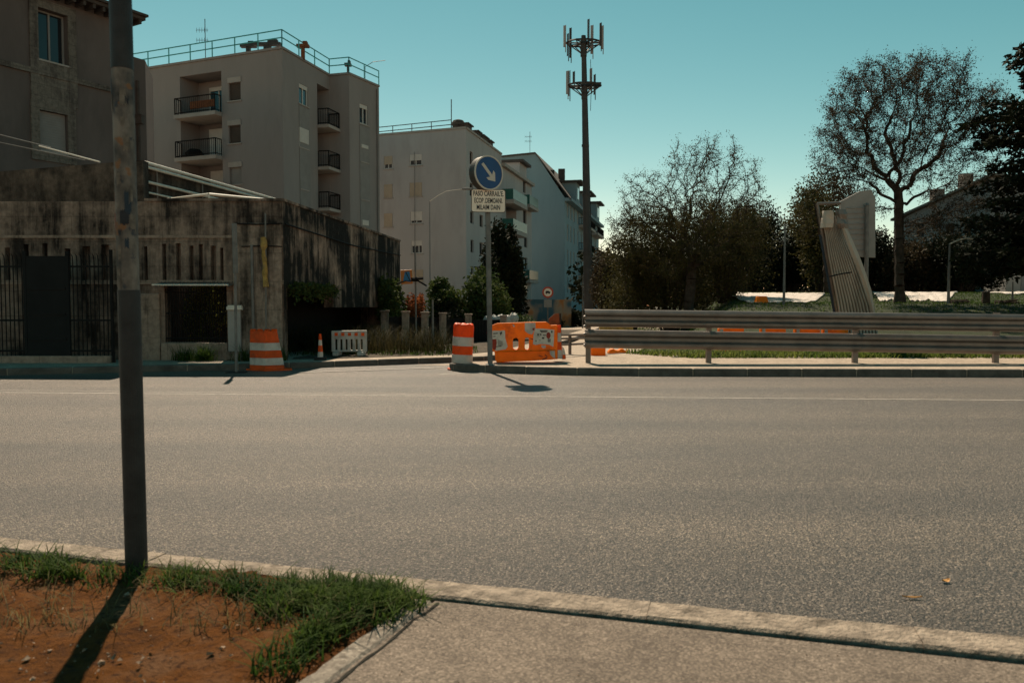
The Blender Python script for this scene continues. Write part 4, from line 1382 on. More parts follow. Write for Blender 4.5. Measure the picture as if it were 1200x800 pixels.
# ------------------------------------------------------------------ near metal pole
def near_pole():
    b = gz(160.5, 668, 0.09)
    top = at(141, 0, b.y)
    e = empty('metal_pole', b, 'thick dark metal pole rising from the planting bed with torn sticker remains', 'pole')
    d = (top - b)
    def pz(z): return b + d * ((z - b.z) / d.z)
    r = 0.053
    zs1, zs2 = at(150, 340, b.y).z, at(143, 82, b.y).z
    lo = MB(); lo.tube(b - Vector((0, 0, 0.2)), pz(zs1), r + 0.003, n=28)
    lo.build('painted_base', M['pole_dark'], e, smooth=False)
    m, n, l, bs = nodes_of('pole_sticker_residue')
    vec = pos_coord(n, l, (1, 1, 0.8))
    f = noise(n, l, vec, 7, 6, 0.6)
    c = ramp(n, l, f, [(0.36, (0.035, 0.03, 0.028)), (0.52, (0.13, 0.105, 0.088)), (0.64, (0.22, 0.18, 0.15))])
    f2 = noise(n, l, vec, 13, 4, 0.6)
    c = mixc(n, l, ramp(n, l, f2, [(0.6, (0, 0, 0)), (0.66, (0.9,) * 3)]), c, (0.03, 0.035, 0.045))
    f3 = noise(n, l, pos_coord(n, l, (1, 1, 1.3)), 11, 2, 0.5)
    c = mixc(n, l, ramp(n, l, f3, [(0.66, (0, 0, 0)), (0.70, (0.8,) * 3)]), c, (0.22, 0.09, 0.03))
    l.new(c, bs.inputs['Base Color']); bs.inputs['Roughness'].default_value = 0.75
    bump(n, l, f, 0.7, 0.006, bs)
    mid = MB(); mid.tube(pz(zs1), pz(zs2), r, n=28)
    mid.build('shaft', m, e)
    up = MB(); up.tube(pz(zs2), pz(6.2), r + 0.002, n=28)
    up.tube(pz(6.2), pz(6.25), r + 0.006, r * 0.6, n=28)
    up.build('upper_shaft', M['pole_dark'], e)
    # sticker remnants wrapped on the shaft (camera side)
    pals = ['paper', 'ink', 'paper', 'blue_ink', 'paper', 'red_ink', 'ink', 'paper', 'blue_ink', 'paper', 'yellow']
    rs = random.Random(4)
    for k in range(20):
        z = rs.uniform(zs1 + 0.05, zs2 - 0.05); ang = rs.uniform(-2.9, -0.25)
        h, w = rs.uniform(0.02, 0.10), rs.uniform(0.2, 0.7)
        s = MB()
        nseg = 7
        for i in range(nseg + 1):
            t = ang + w * (i / nseg - 0.5)
            rr = r + 0.0015 + 0.0004 * (k % 5)
            j0, j1 = rs.uniform(-0.012, 0.012), rs.uniform(-0.012, 0.012)
            for zz in (z - h / 2 + j0, z + h / 2 + j1):
                c_ = pz(zz)
                s.v.append((c_.x + rr * math.cos(t), c_.y + rr * math.sin(t), zz))
        for i in range(nseg):
            s.f.append((i * 2, i * 2 + 2, i * 2 + 3, i * 2 + 1))
        s.build('sticker', M[{'paper': 'old_paper', 'yellow': 'old_paper'}.get(pals[k % len(pals)], pals[k % len(pals)])], e)
near_pole()

# ------------------------------------------------------------------ keep-right sign with plate
def keep_sign():
    b = gz(574.5, 427.5, 0.17)
    Y = b.y
    top = at(570.5, 190, Y)
    e = empty('road_sign', b, 'round blue keep right sign with white arrow above a cream text plate', 'road sign')
    p = MB(); p.tube(b, at(570.8, 196, Y), 0.058, n=18)
    p.build('pole', M['steel_grey'], e)
    bm_ = MB(); bm_.tube(b + Vector((0, 0, -0.0)), b + Vector((0, 0, 0.03)), 0.12, 0.09, n=16)
    bm_.build('base_collar', M['steel_grey'], e)
    c = at(571, 203, Y - 0.16)
    dia = 39.5 * Y / F
    rz = R(36)                       # box turned so its left side shows
    rad = dia / 2
    Mx = Matrix.Translation(c) @ Matrix.Rotation(rz, 4, 'Z') @ Matrix.Rotation(R(90), 4, 'X')   # local +Z -> -Y (towards camera)
    def disc(mb, r, z0, z1, n=48, r1=None):
        r1 = r if r1 is None else r1
        vs = []
        for rr, z in ((r, z0), (r1, z1)):
            for k in range(n):
                t = 2 * math.pi * k / n
                vs.append(Mx @ Vector((rr * math.cos(t), rr * math.sin(t), z)))
        fs = [(k, (k + 1) % n, n + (k + 1) % n, n + k) for k in range(n)] + [tuple(range(n - 1, -1, -1)), tuple(range(n, 2 * n))]
        mb.add(vs, fs)
        return mb
    box = disc(MB(), rad * 0.99, -0.17, 0.06).build('sign_box', M['sign_back'], e, bevel=0.008)
    ring = MB()
    n = 48
    for r_, z in ((rad, 0.05), (rad, 0.075), (rad * 0.92, 0.075), (rad * 0.92, 0.066)):
        ring.v += [tuple(Mx @ Vector((r_ * math.cos(2 * math.pi * k / n), r_ * math.sin(2 * math.pi * k / n), z))) for k in range(n)]
    for i in range(3):
        for k in range(n):
            ring.f.append((i * n + k, i * n + (k + 1) % n, (i + 1) * n + (k + 1) % n, (i + 1) * n + k))
    ring.build('rim', M['sign_white'], e)
    disc(MB(), rad * 0.915, 0.061, 0.068).build('blue_face', M['sign_blue'], e)
    # arrow pointing down to the right
    a = R(-47)
    hw, L0, L1, hh, hl = 0.034, -0.26, 0.10, 0.098, 0.22
    sh = [(-0.26, hw), (0.085, hw), (0.03, 0.125), (0.10, 0.125), (0.245, 0.0), (0.10, -0.125), (0.03, -0.125), (0.085, -hw), (-0.26, -hw)]
    s = rad / 0.38
    q = []
    for x, y in sh:
        X, Y_ = (x * math.cos(a) - y * math.sin(a)) * s, (x * math.sin(a) + y * math.cos(a)) * s
        q.append(Mx @ Vector((X, Y_, 0.0695)))
    nn = (Mx.to_3x3() @ Vector((0, 0, 1))).normalized()
    outline_solid(q, [], nn * 0.004).build('arrow', M['sign_white'], e)
    # plate
    pc = at(572.3, 235.5, Y - 0.12)
    W, H = 40.0 * Y / F, 26.5 * Y / F
    rp = R(9)
    Mp = Matrix.Translation(pc) @ Matrix.Rotation(rp, 4, 'Z') @ Matrix.Rotation(R(91), 4, 'X')
    def rrect(w, h, rad_, z):
        out = []
        for cx, cy, a0 in ((w / 2 - rad_, h / 2 - rad_, 0), (-w / 2 + rad_, h / 2 - rad_, 90), (-w / 2 + rad_, -h / 2 + rad_, 180), (w / 2 - rad_, -h / 2 + rad_, 270)):
            for k in range(5):
                t = R(a0 + 22.5 * k)
                out.append(Mp @ Vector((cx + rad_ * math.cos(t), cy + rad_ * math.sin(t), z)))
        return out
    pn = (Mp.to_3x3() @ Vector((0, 0, 1))).normalized()
    pb = outline_solid(rrect(W, H, 0.05, -0.01), [], pn * 0.02).build('text_plate', M['sign_back'], e)
    outline_solid(rrect(W * 0.965, H * 0.95, 0.045, 0.0115), [], pn * 0.002).build('plate_face', M['sign_plate'], pb)
    for k, (txt, yy, wd) in enumerate((("PASO CARRAIL'E.", 0.30, 0.88), ("ECOP .DEMOANI.", 0.0, 0.82), ("MILAIM DAIN", -0.29, 0.68))):
        cu = bpy.data.curves.new('lettering', 'FONT')
        cu.body = txt
        cu.align_x = 'CENTER'; cu.align_y = 'CENTER'
        cu.size = H * 0.30
        cu.extrude = 0.0008
        cu.offset = 0.0025
        cu.materials.append(M['ink'])
        tmp = bpy.data.objects.new('lettering_curve', cu)
        COL.objects.link(tmp)
        bpy.context.view_layer.update()
        me = bpy.data.meshes.new_from_object(tmp.evaluated_get(bpy.context.evaluated_depsgraph_get()))
        bpy.data.objects.remove(tmp)
        o = bpy.data.objects.new('lettering', me)
        COL.objects.link(o)
        bpy.context.view_layer.update()
        sx = W * wd / max(0.01, o.dimensions.x)
        o.parent = pb
        loc = Mp @ Vector((0, yy * H, 0.0155))
        o.location = loc - Vector(e.location)
        o.rotation_euler = (R(91), 0, rp)
        o.scale = (sx, 1.0, 1)
    br = MB()
    for z in (0.3, 0.95):
        br.box(pc + Vector((0, 0.09, z - 0.35)), (0.18, 0.14, 0.05))
    br.build('bracket', M['steel_grey'], e)
keep_sign()

# ------------------------------------------------------------------ guard rail
def guard_rail():
    Y = 18.6
    x0 = at(686, 380, Y).x
    e = empty('guard_rail', (x0, Y, 0.16), 'long double beam steel guard rail along the traffic island kerb', 'guard rail')
    def zpix(py): return at(700, py, Y).z
    x1 = 30.0
    def beam(zl, zr, h):
        # W profile swept along X, dropping slightly towards the far end
        prof = [(-0.5, 0.0), (-0.47, 0.03), (-0.33, 0.085), (-0.22, 0.085), (-0.08, 0.012), (0.08, 0.012), (0.22, 0.085), (0.33, 0.085), (0.47, 0.03), (0.5, 0.0)]
        prof = prof + [(a, b - 0.012) for a, b in reversed(prof)]
        m = MB()
        n = len(prof)
        xsx = [x0 - 0.03] + [x0 + 4.3 * k for k in range(1, 8)]
        for i, x in enumerate(xsx):
            t = (x - x0) / (at(1200, 380, Y).x - x0)
            zc = zl + (zr - zl) * t
            m.v += [(x, Y - 0.11 - b, zc + a * h) for a, b in prof]
        for i in range(len(xsx) - 1):
            for k in range(n):
                m.f.append((i * n + k, i * n + (k + 1) % n, (i + 1) * n + (k + 1) % n, (i + 1) * n + k))
        m.f.append(tuple(range(n))); m.f.append(tuple((len(xsx) - 1) * n + k for k in range(n)))
        o = m.build('rail_beam', M['galv'], e)
        # lap joint bolts and rounded end lip
        bl = MB()
        for x in (x0 + 0.1, x0 + 0.32, 4.45, 4.62, 7.9, 8.1):
            for s_ in (-0.27, 0.27):
                t = (x - x0) / (at(1200, 380, Y).x - x0)
                zc = zl + (zr - zl) * t
                bl = MB(); bl.tube((x, Y - 0.19, zc + s_ * h), (x, Y - 0.207, zc + s_ * h), 0.018, n=6)
                bl.build('bolt', M['steel_grey'], o)
        return o
    beam((zpix(362.5) + zpix(382.5)) / 2, (zpix(368) + zpix(389)) / 2, zpix(362.5) - zpix(382.8))
    beam((zpix(386) + zpix(407)) / 2, (zpix(393.5) + zpix(415)) / 2, zpix(386) - zpix(407.5))
    posts = [689.5, 831, 1003]
    xp = [at(p, 400, Y).x for p in posts]
    xp += [xp[-1] + 3.3 * k for k in range(1, 6)]
    for x in xp:
        p = MB()
        zt = zpix(366)
        p.box((x, Y + 0.0, (0.1 + zt) / 2), (0.115, 0.012, zt - 0.1))
        for s_ in (-1, 1):
            p.box((x + s_ * 0.0525, Y + 0.045, (0.1 + zt) / 2), (0.01, 0.09, zt - 0.1))
        o = p.build('post', M['galv'], e)
        s = MB()
        for py in (374, 398):
            s.box((x, Y - 0.055, zpix(py)), (0.10, 0.09, 0.2))
        s.build('spacer', M['galv'], o)
    lip = MB()
    for py in (371, 382, 391, 404):
        lip.tube((x0 - 0.06, Y - 0.17, zpix(py)), (x0 - 0.0, Y - 0.17, zpix(py)), 0.02, 0.05, n=8)
        lip.build('end_cap', M['galv'], e); lip = MB()
guard_rail()

# ------------------------------------------------------------------ orange barrier and drums on the island
def island_barrier():
    b0 = gz(585, 424.5, 0.17)
    Y = b0.y
    def P(cx, cy): return at(570 + cx / 12, 365 + cy / 12, Y)
    e = empty('plastic_barrier', (P(600, 700).x, Y, 0.17), 'battered orange plastic barrier covered in torn white posters behind the sign', 'barrier')
    def slot(x0, x1, y0, y1):
        pts = []
        r = (x1 - x0) / 2
        cx = (x0 + x1) / 2
        for k in range(7): pts.append(P(cx + r * math.cos(math.pi * k / 6), y0 + r - r * math.sin(math.pi * k / 6)))
        for k in range(7): pts.append(P(cx - r * math.cos(math.pi * k / 6), y1 - r + r * math.sin(math.pi * k / 6)))
        return pts
    out = [P(60, 230), P(70, 198), P(150, 166), P(400, 158), P(540, 152), P(845, 146), P(880, 168), P(905, 195), P(1000, 190), P(1000, 668), P(900, 676), P(700, 690), P(300, 706), P(150, 717), P(128, 690), P(122, 640), P(112, 560), P(60, 548)]
    for q in out[9:15]: q.z = max(q.z, 0.172)
    body = outline_solid(out, [slot(372, 452, 368, 542), slot(540, 602, 362, 542)], (0, 0.34, 0)).build('body', M['orange'], e, bevel=0.025, seg=3)
    inn = MB()
    for (x0, x1) in ((366, 458), (534, 608)):
        c = P((x0 + x1) / 2, 455)
        inn.box((c.x, Y + 0.2, c.z), ((x1 - x0) / 12 * Y / F, 0.02, 2.8))if False else None
    # raised moulding above the base
    mo = MB()
    a, b = P(160, 558), P(985, 520)
    mo.path([P(150, 562) - Vector((0, 0.004, 0)), P(400, 556) - Vector((0, 0.012, 0)), P(760, 548) - Vector((0, 0.012, 0)), P(980, 540) - Vector((0, 0.004, 0))], 0.016, 8)
    mo.build('moulding', M['orange'], e, smooth=True)
    def sheet_(pts, mat, name, off_, label=None, parent=e):
        q = [P(*p) - Vector((0, off_, 0)) for p in pts]
        o = outline_solid(q, [], (0, -0.003, 0)).build(name, M[mat], parent)
        if label: o['label'] = label
        return o
    p1 = sheet_([(85, 268), (200, 268), (245, 262), (262, 270), (265, 370), (285, 440), (300, 490), (270, 530), (200, 540), (140, 552), (120, 545), (85, 500)], 'paper', 'poster', 0.006, 'torn poster beside the sign pole with a red patch')
    sheet_([(85, 390), (140, 385), (145, 440), (130, 540), (98, 535), (85, 500)], 'red_ink', 'red_patch', 0.011, parent=p1)
    sheet_([(98, 305), (160, 298), (160, 310), (98, 318)], 'ink', 'printed_line', 0.011, parent=p1)
    sheet_([(98, 345), (130, 342), (130, 352), (98, 356)], 'ink', 'printed_line', 0.011, parent=p1)
    sheet_([(190, 300), (212, 280), (222, 300), (200, 335)], 'ink', 'printed_mark', 0.011, parent=p1)
    for k in range(5):
        sheet_([(160 + k * 14, 390 + k * 6), (166 + k * 14, 388 + k * 6), (172 + k * 14, 480), (166 + k * 14, 480)], 'steel_grey', 'printed_line', 0.011, parent=p1)
    sheet_([(135, 488), (212, 480), (212, 490), (135, 498)], 'ink', 'printed_line', 0.011, parent=p1)
    p2 = sheet_([(540, 160), (690, 156), (690, 240), (640, 320), (600, 315), (560, 290), (540, 270)], 'reflect', 'poster', 0.006, 'faded pinkish paper on the top edge')
    sheet_([(645, 235), (680, 228), (672, 265), (650, 262)], 'red_ink', 'red_patch', 0.011, parent=p2)
    p3 = sheet_([(665, 300), (690, 238), (800, 240), (955, 256), (948, 420), (940, 495), (880, 465), (760, 455), (690, 470), (655, 455)], 'paper', 'poster', 0.012, 'large torn poster with black blocks and a red dot')
    for (x0, y0, x1, y1) in ((750, 262, 860, 278), (765, 282, 850, 296), (715, 310, 740, 335), (750, 312, 775, 332), (795, 322, 838, 334), (780, 360, 815, 384), (690, 400, 705, 425), (910, 268, 930, 300), (860, 380, 905, 430), (800, 343, 830, 350), (715, 345, 760, 352), (740, 400, 770, 406)):
        sheet_([(x0, y0), (x1, y0 + 3), (x1 - 3, y1), (x0 + 2, y1 - 2)], 'ink' if (x0 != 860) else 'steel_grey', 'printed_mark', 0.017, parent=p3)
    rd = []
    for k in range(16):
        t = 2 * math.pi * k / 16
        rd.append((872 + 30 * math.cos(t), 335 + 46 * math.sin(t)))
    sheet_(rd, 'red_ink', 'red_dot', 0.017, parent=p3)
    sheet_([(770, 470), (835, 475), (835, 510), (800, 518), (775, 500)], 'reflect', 'poster', 0.006, 'small scrap of paper low on the barrier')
    sheet_([(890, 545), (960, 535), (965, 660), (930, 640), (895, 600)], 'reflect', 'poster', 0.006, 'pale scrap of paper by the striped panel')
    sheet_([(365, 182), (385, 178), (402, 212), (380, 216)], 'reflect', 'poster', 0.006, 'tiny scrap of paper under the top edge')
    for pts in ([(735, 610), (790, 630), (800, 640), (740, 622)], [(780, 670), (850, 640), (855, 655), (790, 680)], [(830, 600), (865, 640), (855, 640), (825, 610)], [(860, 560), (880, 540), (885, 548), (866, 568)], [(600, 370), (660, 385), (655, 395), (610, 380)]):
        sheet_(pts, 'ink', 'scuff_mark', 0.005)
    # striped red and white panel standing at its right end
    f = empty('striped_marker_panel', (P(1035, 670).x, Y, 0.17), 'narrow red and white striped panel at the end of the orange barrier', 'marker panel')
    bands = [(190, 300, 'red_orange'), (300, 425, 'reflect'), (425, 540, 'red_orange'), (540, 665, 'reflect')]
    for y0, y1, mt in bands:
        s1 = 4 * (y0 - 190) / 475; s2 = 4 * (y1 - 190) / 475
        outline_solid([P(1003, y0) , P(1046 + s1 * 4, y0), P(1046 + s2 * 4, y1), P(1003, y1)], [], (0, 0.10, 0)).build('band', M[mt], f)
    outline_solid([P(1068, 490), P(1095, 520), P(1116, 610), P(1118, 668), P(1068, 672)], [], (0, 0.3, 0)).build('foot', M['reflect'], f)
    outline_solid([P(1070, 606) - Vector((0, 0.004, 0)), P(1112, 606) - Vector((0, 0.004, 0)), P(1115, 668) - Vector((0, 0.004, 0)), P(1070, 672) - Vector((0, 0.004, 0))], [], (0, 0.003, 0)).build('foot_band', M['red_orange'], f)
    g = empty('brown_board', at(650, 420, Y + 0.9), 'brown triangular board leaning up behind the orange barrier', 'board')
    q = [at(643, 374, Y + 0.8), at(650, 367.5, Y + 0.8), at(655, 367, Y + 0.8), at(656, 380, Y + 0.8), at(656, 418, Y + 0.6), at(646, 418, Y + 0.6)]
    outline_solid(q, [], (0, 0.05, 0)).build('sheet', M['rust'], g)
    s = MB(); s.tube(at(656.5, 367, Y + 0.86), at(657.5, 419, Y + 0.86), 0.02, n=6); s.build('stake', M['bark'], g)
island_barrier()

def drum():
    b = gz(541, 433, 0.0)
    e = empty('traffic_drum', b, 'round orange and white traffic drum at the tip of the island', 'traffic drum')
    h = 54 * b.y / F
    r = 12.3 * b.y / F
    lean = Matrix.Rotation(R(3), 3, 'Y')
    def part(name, prof, mat, n=26):
        m = MB(); m.lathe(prof, (0, 0, 0), n)
        m.v = [tuple(lean @ Vector(v) + b) for v in m.v]
        return m.build(name, M[mat], e, smooth=False, bevel=0.006)
    H = h
    part('base', [(r * 1.38, 0.0), (r * 1.4, 0.02), (r * 1.15, 0.045), (r * 0.98, 0.055)], 'red_orange')
    part('lower_body', [(r * 0.97, 0.05), (r * 0.97, H * 0.15)], 'red_orange')
    part('reflective_band', [(r * 1.0, H * 0.15), (r * 1.0, H * 0.335)], 'reflect')
    part('middle_body', [(r * 0.97, H * 0.336), (r * 0.98, H * 0.52)], 'red_orange')
    part('reflective_band', [(r * 1.005, H * 0.521), (r * 1.0, H * 0.715)], 'reflect')
    part('upper_body', [(r * 0.97, H * 0.716), (r * 0.98, H * 0.94), (r * 0.93, H * 0.985), (r * 0.7, H)], 'red_orange')
    t = MB()
    for k in range(5):
        a = 2 * math.pi * k / 5 + 0.4
        t.lathe([(0.05, 0), (0.06, 0.015), (0.03, 0.03)], (r * 0.7 * math.cos(a), r * 0.7 * math.sin(a), H * 0.985), 10)
    t.v = [tuple(lean @ Vector(v) + b) for v in t.v]
    t.build('top_lug', M['red_orange'], e)
drum()

def square_drum():
    b = gz(311, 434.5, 0.0)
    e = empty('traffic_drum', b, 'wide tapered orange and white channelizer beside the grey pillar', 'traffic drum')
    Y = b.y
    k = Y / F
    # lofted square section with one corner towards us
    def ring(t):
        # t 0 bottom .. 1 top ; returns corners in plan (left, front, right, back)
        L = Vector((-23.0 * k + 0.8 * k * t, 0.22, 0)); Fr = Vector((1.0 * k, -0.05 + 0.02 * t, 0))
        Rr = Vector(((21.5 - 9.5 * t) * k, 0.18, 0)); Bk = Vector((0, 0.55, 0))
        c = [L, Fr, Rr, Bk]
        out = []
        for i in range(4):
            p, q, o = c[i], c[(i + 1) % 4], c[i - 1]
            out += [p.lerp(o, 0.12), p.lerp(o, 0.04).lerp(p.lerp(q, 0.04), 0.5), p.lerp(q, 0.12)]
        return out
    H = 47.5 * k
    def loft(name, t0, t1, mat, grow=1.0):
        m = MB()
        rows = [(t0, grow), (t1, grow)]
        n = 12
        for t, g in rows:
            for p in ring(t): m.v.append((b.x + p.x * g, b.y + p.y * g, b.z + t * H))
        for j in range(n): m.f.append((j, (j + 1) % n, n + (j + 1) % n, n + j))
        m.f += [tuple(range(n)), tuple(range(n, 2 * n))]
        return m.build(name, M[mat], e, bevel=0.006)
    loft('lower_body', 0.0, 0.135, 'red_orange', 1.0)
    loft('reflective_band', 0.136, 0.315, 'reflect', 1.012)
    loft('middle_body', 0.316, 0.50, 'red_orange')
    loft('reflective_band', 0.501, 0.69, 'reflect', 1.012)
    loft('upper_body', 0.691, 0.985, 'red_orange')
    t = MB()
    for x, y in ((-17, 0.14), (-8, 0.06), (1, 0.05), (8, 0.12)):
        t.lathe([(0.07, 0), (0.075, 0.03), (0.05, 0.05)], (b.x + x * k, b.y + y + 0.08, b.z + H * 0.98), 12)
    t.build('top_lug', M['red_orange'], e, smooth=False)
    f = MB()
    f.prism([(b.x + x * k, b.y + y) for x, y in ((-26, 0.2), (1, -0.10), (7, -0.06), (29, 0.16), (24, 0.5), (0, 0.75))], 0.0, 0.035)
    f.build('base', M['red_orange'], e)
square_drum()

def cone():
    b = gz(375.5, 421, 0.15)
    e = empty('traffic_cone', b, 'slim orange and white traffic cone on the far pavement', 'traffic cone')
    k = b.y / F
    H = 30 * k
    m = MB(); m.box(b + Vector((0, 0, 0.03)), (0.30, 0.30, 0.06), 0.2); m.build('base', M['rubber'], e)
    def r(t): return (3.6 - 2.3 * t) * k
    seg = [(0.06, 0.30, 'reflect'), (0.30, 0.55, 'red_orange'), (0.55, 0.76, 'reflect'), (0.76, 1.0, 'red_orange')]
    for a, c, mt in seg:
        m = MB(); m.lathe([(r(a), a * H + 0.001), (r(c), c * H)], b, 18); m.build('band', M[mt], e)
cone()

def white_barrier():
    b = gz(409, 416.5, 0.15)
    Y = b.y
    k = Y / F
    e = empty('plastic_barrier', b, 'low dirty white slotted barrier with small orange reflectors beside the cone', 'barrier')
    W, H = 41 * k, 29 * k
    x0, z0 = b.x - W / 2, b.z
    holes = []
    for i in range(6):
        xa = x0 + W * (0.10 + 0.145 * i)
        holes.append([Vector((xa, Y, z0 + H * 0.22)), Vector((xa + W * 0.065, Y, z0 + H * 0.22)), Vector((xa + W * 0.065, Y, z0 + H * 0.66)), Vector((xa, Y, z0 + H * 0.66))])
    o = [Vector((x0, Y, z0 + 0.1)), Vector((x0, Y, z0 + H)), Vector((x0 + W, Y, z0 + H * 1.02)), Vector((x0 + W, Y, z0 + 0.1))]
    outline_solid(o, holes, (0, 0.12, 0)).build('panel', M['white_pl'], e, bevel=0.012)
    for i in range(5):
        s = MB(); s.box((x0 + W * (0.14 + 0.19 * i), Y - 0.006, z0 + H * 0.86), (W * 0.09, 0.008, H * 0.13))
        s.build('reflector', M['red_orange'], e)
    for xx in (0.15, 0.85):
        s = MB(); s.box((x0 + W * xx, Y + 0.06, z0 + 0.05), (0.16, 0.5, 0.1)); s.build('foot', M['white_pl'], e, bevel=0.02)
white_barrier()

def stone_pillar():
    b = gz(277.5, 421, 0.15)
    Y = b.y; k = Y / F
    e = empty('gate_pillar', b, 'short grey pillar with a pale flat cap beside the striped channelizer', 'pillar')
    m = MB(); m.box(b + Vector((0, 0, 29 * k)), (15.0 * k, 0.32, 58 * k)); m.build('shaft', M['trim'], e, bevel=0.02)
    m = MB(); m.box(b + Vector((0.02, 0, 60 * k)), (18 * k, 0.42, 4 * k)); m.box(b + Vector((0.02, 0, 62.5 * k)), (16 * k, 0.36, 2 * k)); m.build('cap', M['pipe_w'], e, bevel=0.012)
    m = MB(); m.box(b + Vector((0, 0, 5 * k)), (18 * k, 0.40, 10 * k)); m.build('plinth', M['pier'], e, bevel=0.02)
stone_pillar()

def slim_post():
    b = gz(277, 436.5, 0.0)
    Y = b.y
    e = empty('steel_post', b, 'slim steel post with base plate standing at the road edge before the pillar', 'post')
    m = MB(); m.tube(b, at(275, 262, Y), 0.03, n=10); m.build('tube', M['steel_grey'], e)
    m = MB(); m.tube(at(276, 320, Y), at(274.5, 262, Y), 0.055, n=10); m.build('sleeve', M['steel_grey'], e)
    m = MB(); m.box(b + Vector((0, 0, 0.01)), (0.42, 0.22, 0.02)); m.build('base_plate', M['rubber'], e)
slim_post()

# ------------------------------------------------------------------ behind the guard rail
def low_rail():
    b = gz(669, 411.5, 0.1)
    Y = b.y
    e = empty('low_rail', (at(676, 400, Y).x, Y, 0.05), 'low three bar grey railing beside the side street', 'railing')
    for py in (392, 396, 402):
        m = MB(); m.tube(at(655, py + (0.6 if py < 400 else 2), Y), at(700, py, Y), 0.035, n=6); m.build('rail', M['galv'], e)
    for px in (668, 694):
        m = MB(); m.tube((at(px, 392, Y).x, Y + 0.04, 0.0), at(px, 391, Y) + Vector((0, 0.04, 0)), 0.05, n=6); m.build('post', M['galv'], e)
low_rail()

def debris():
    Y = 21.3
    e = empty('broken_barrier', gz(701, 417, 0.15), 'broken orange barrier foot lying behind the first rail post', 'barrier foot')
    p = gz(701, 417, 0.15); k = p.y / F
    m = MB(); m.box(p + Vector((0, 0.2, 6 * k)), (17 * k, 0.4, 12 * k), 0.05); m.build('block', M['orange'], e, bevel=0.03)
    p = gz(724, 414, 0.15); k = p.y / F
    e = empty('barrier_piece', p, 'crumpled flat orange plastic piece on the ground behind the guard rail', 'plastic piece')
    m = MB()
    n = 8
    for i in range(n + 1):
        t = i / n
        x = p.x + (t - 0.5) * 24 * k; h = 0.05 + 0.08 * abs(math.sin(t * 7)); w = 0.12 + 0.05 * math.sin(t * 5)
        m.v += [(x, p.y - w, p.z), (x, p.y - w * 0.6, p.z + h), (x, p.y + w * 0.7, p.z + h * 1.2), (x, p.y + w, p.z)]
    for i in range(n):
        for j in range(3): m.f.append((i * 4 + j, i * 4 + j + 1, i * 4 + 5 + j, i * 4 + 4 + j))
    m.f += [(0, 1, 2, 3), tuple(n * 4 + j for j in range(4))]
    m.build('shell', M['orange'], e)
    p = gz(722, 402, 0.15)
    e = empty('yellow_plank', (p.x, p.y, p.z), 'yellow plank on trestles seen between the rail beams', 'plank')
    m = MB(); q = at(722, 384.5, p.y); m.box((q.x, q.y, q.z), (1.2, 0.2, 0.12)); m.build('plank', M['yellow'], e)
    for s_ in (-0.45, 0.45):
        m = MB(); m.box((q.x + s_, q.y, (q.z - 0.06 + p.z) / 2), (0.06, 0.3, q.z - 0.06 - p.z)); m.build('trestle', M['bark'], e)
debris()

def water_barriers():
    proto = None
    names = ['orange plastic barrier behind the second rail post', 'orange plastic barrier with white end next along the lawn', 'orange plastic barrier left of the corrugated panel', 'orange plastic barrier touching the corrugated panel foot']
    for i, px in enumerate((856, 905, 945, 978)):
        Y = 23.0 + 0.15 * i
        k = Y / F
        z0 = lz(at(px, 400, Y).x, Y) - 0.02
        ztop = at(px, 384.5 + 0.5 * i, Y).z
        loc = Vector((at(px, 400, Y).x, Y, z0))
        if proto is None:
            W = 30 * k; H = ztop - z0
            e = empty('plastic_barrier', loc, names[i], 'barrier', 'orange barriers behind the guard rail')
            m = MB()
            prof = [(-0.22, 0), (-0.22, 0.12), (-0.09, 0.3), (-0.08, H), (0.08, H), (0.09, 0.3), (0.22, 0.12), (0.22, 0)]
            n = len(prof)
            for x in (-W / 2, W / 2): m.v += [(x, a, b) for a, b in prof]
            m.f = [(j, (j + 1) % n, n + (j + 1) % n, n + j) for j in range(n)] + [tuple(range(n)), tuple(range(n, 2 * n))]
            m.build('body', M['orange'], e, bevel=0.02, local=True)
            m = MB(); m.box((-W * 0.38, -0.084, H * 0.8), (W * 0.12, 0.012, H * 0.34)); m.build('reflective_patch', M['reflect'], e, local=True)
            proto = e
        else:
            e = proto.copy(); COL.objects.link(e); e.location = loc; e['label'] = names[i]
            e.rotation_euler = (0, 0, random.uniform(-0.04, 0.04))
            for ch in proto.children:
                c = ch.copy(); COL.objects.link(c); c.parent = e
water_barriers()

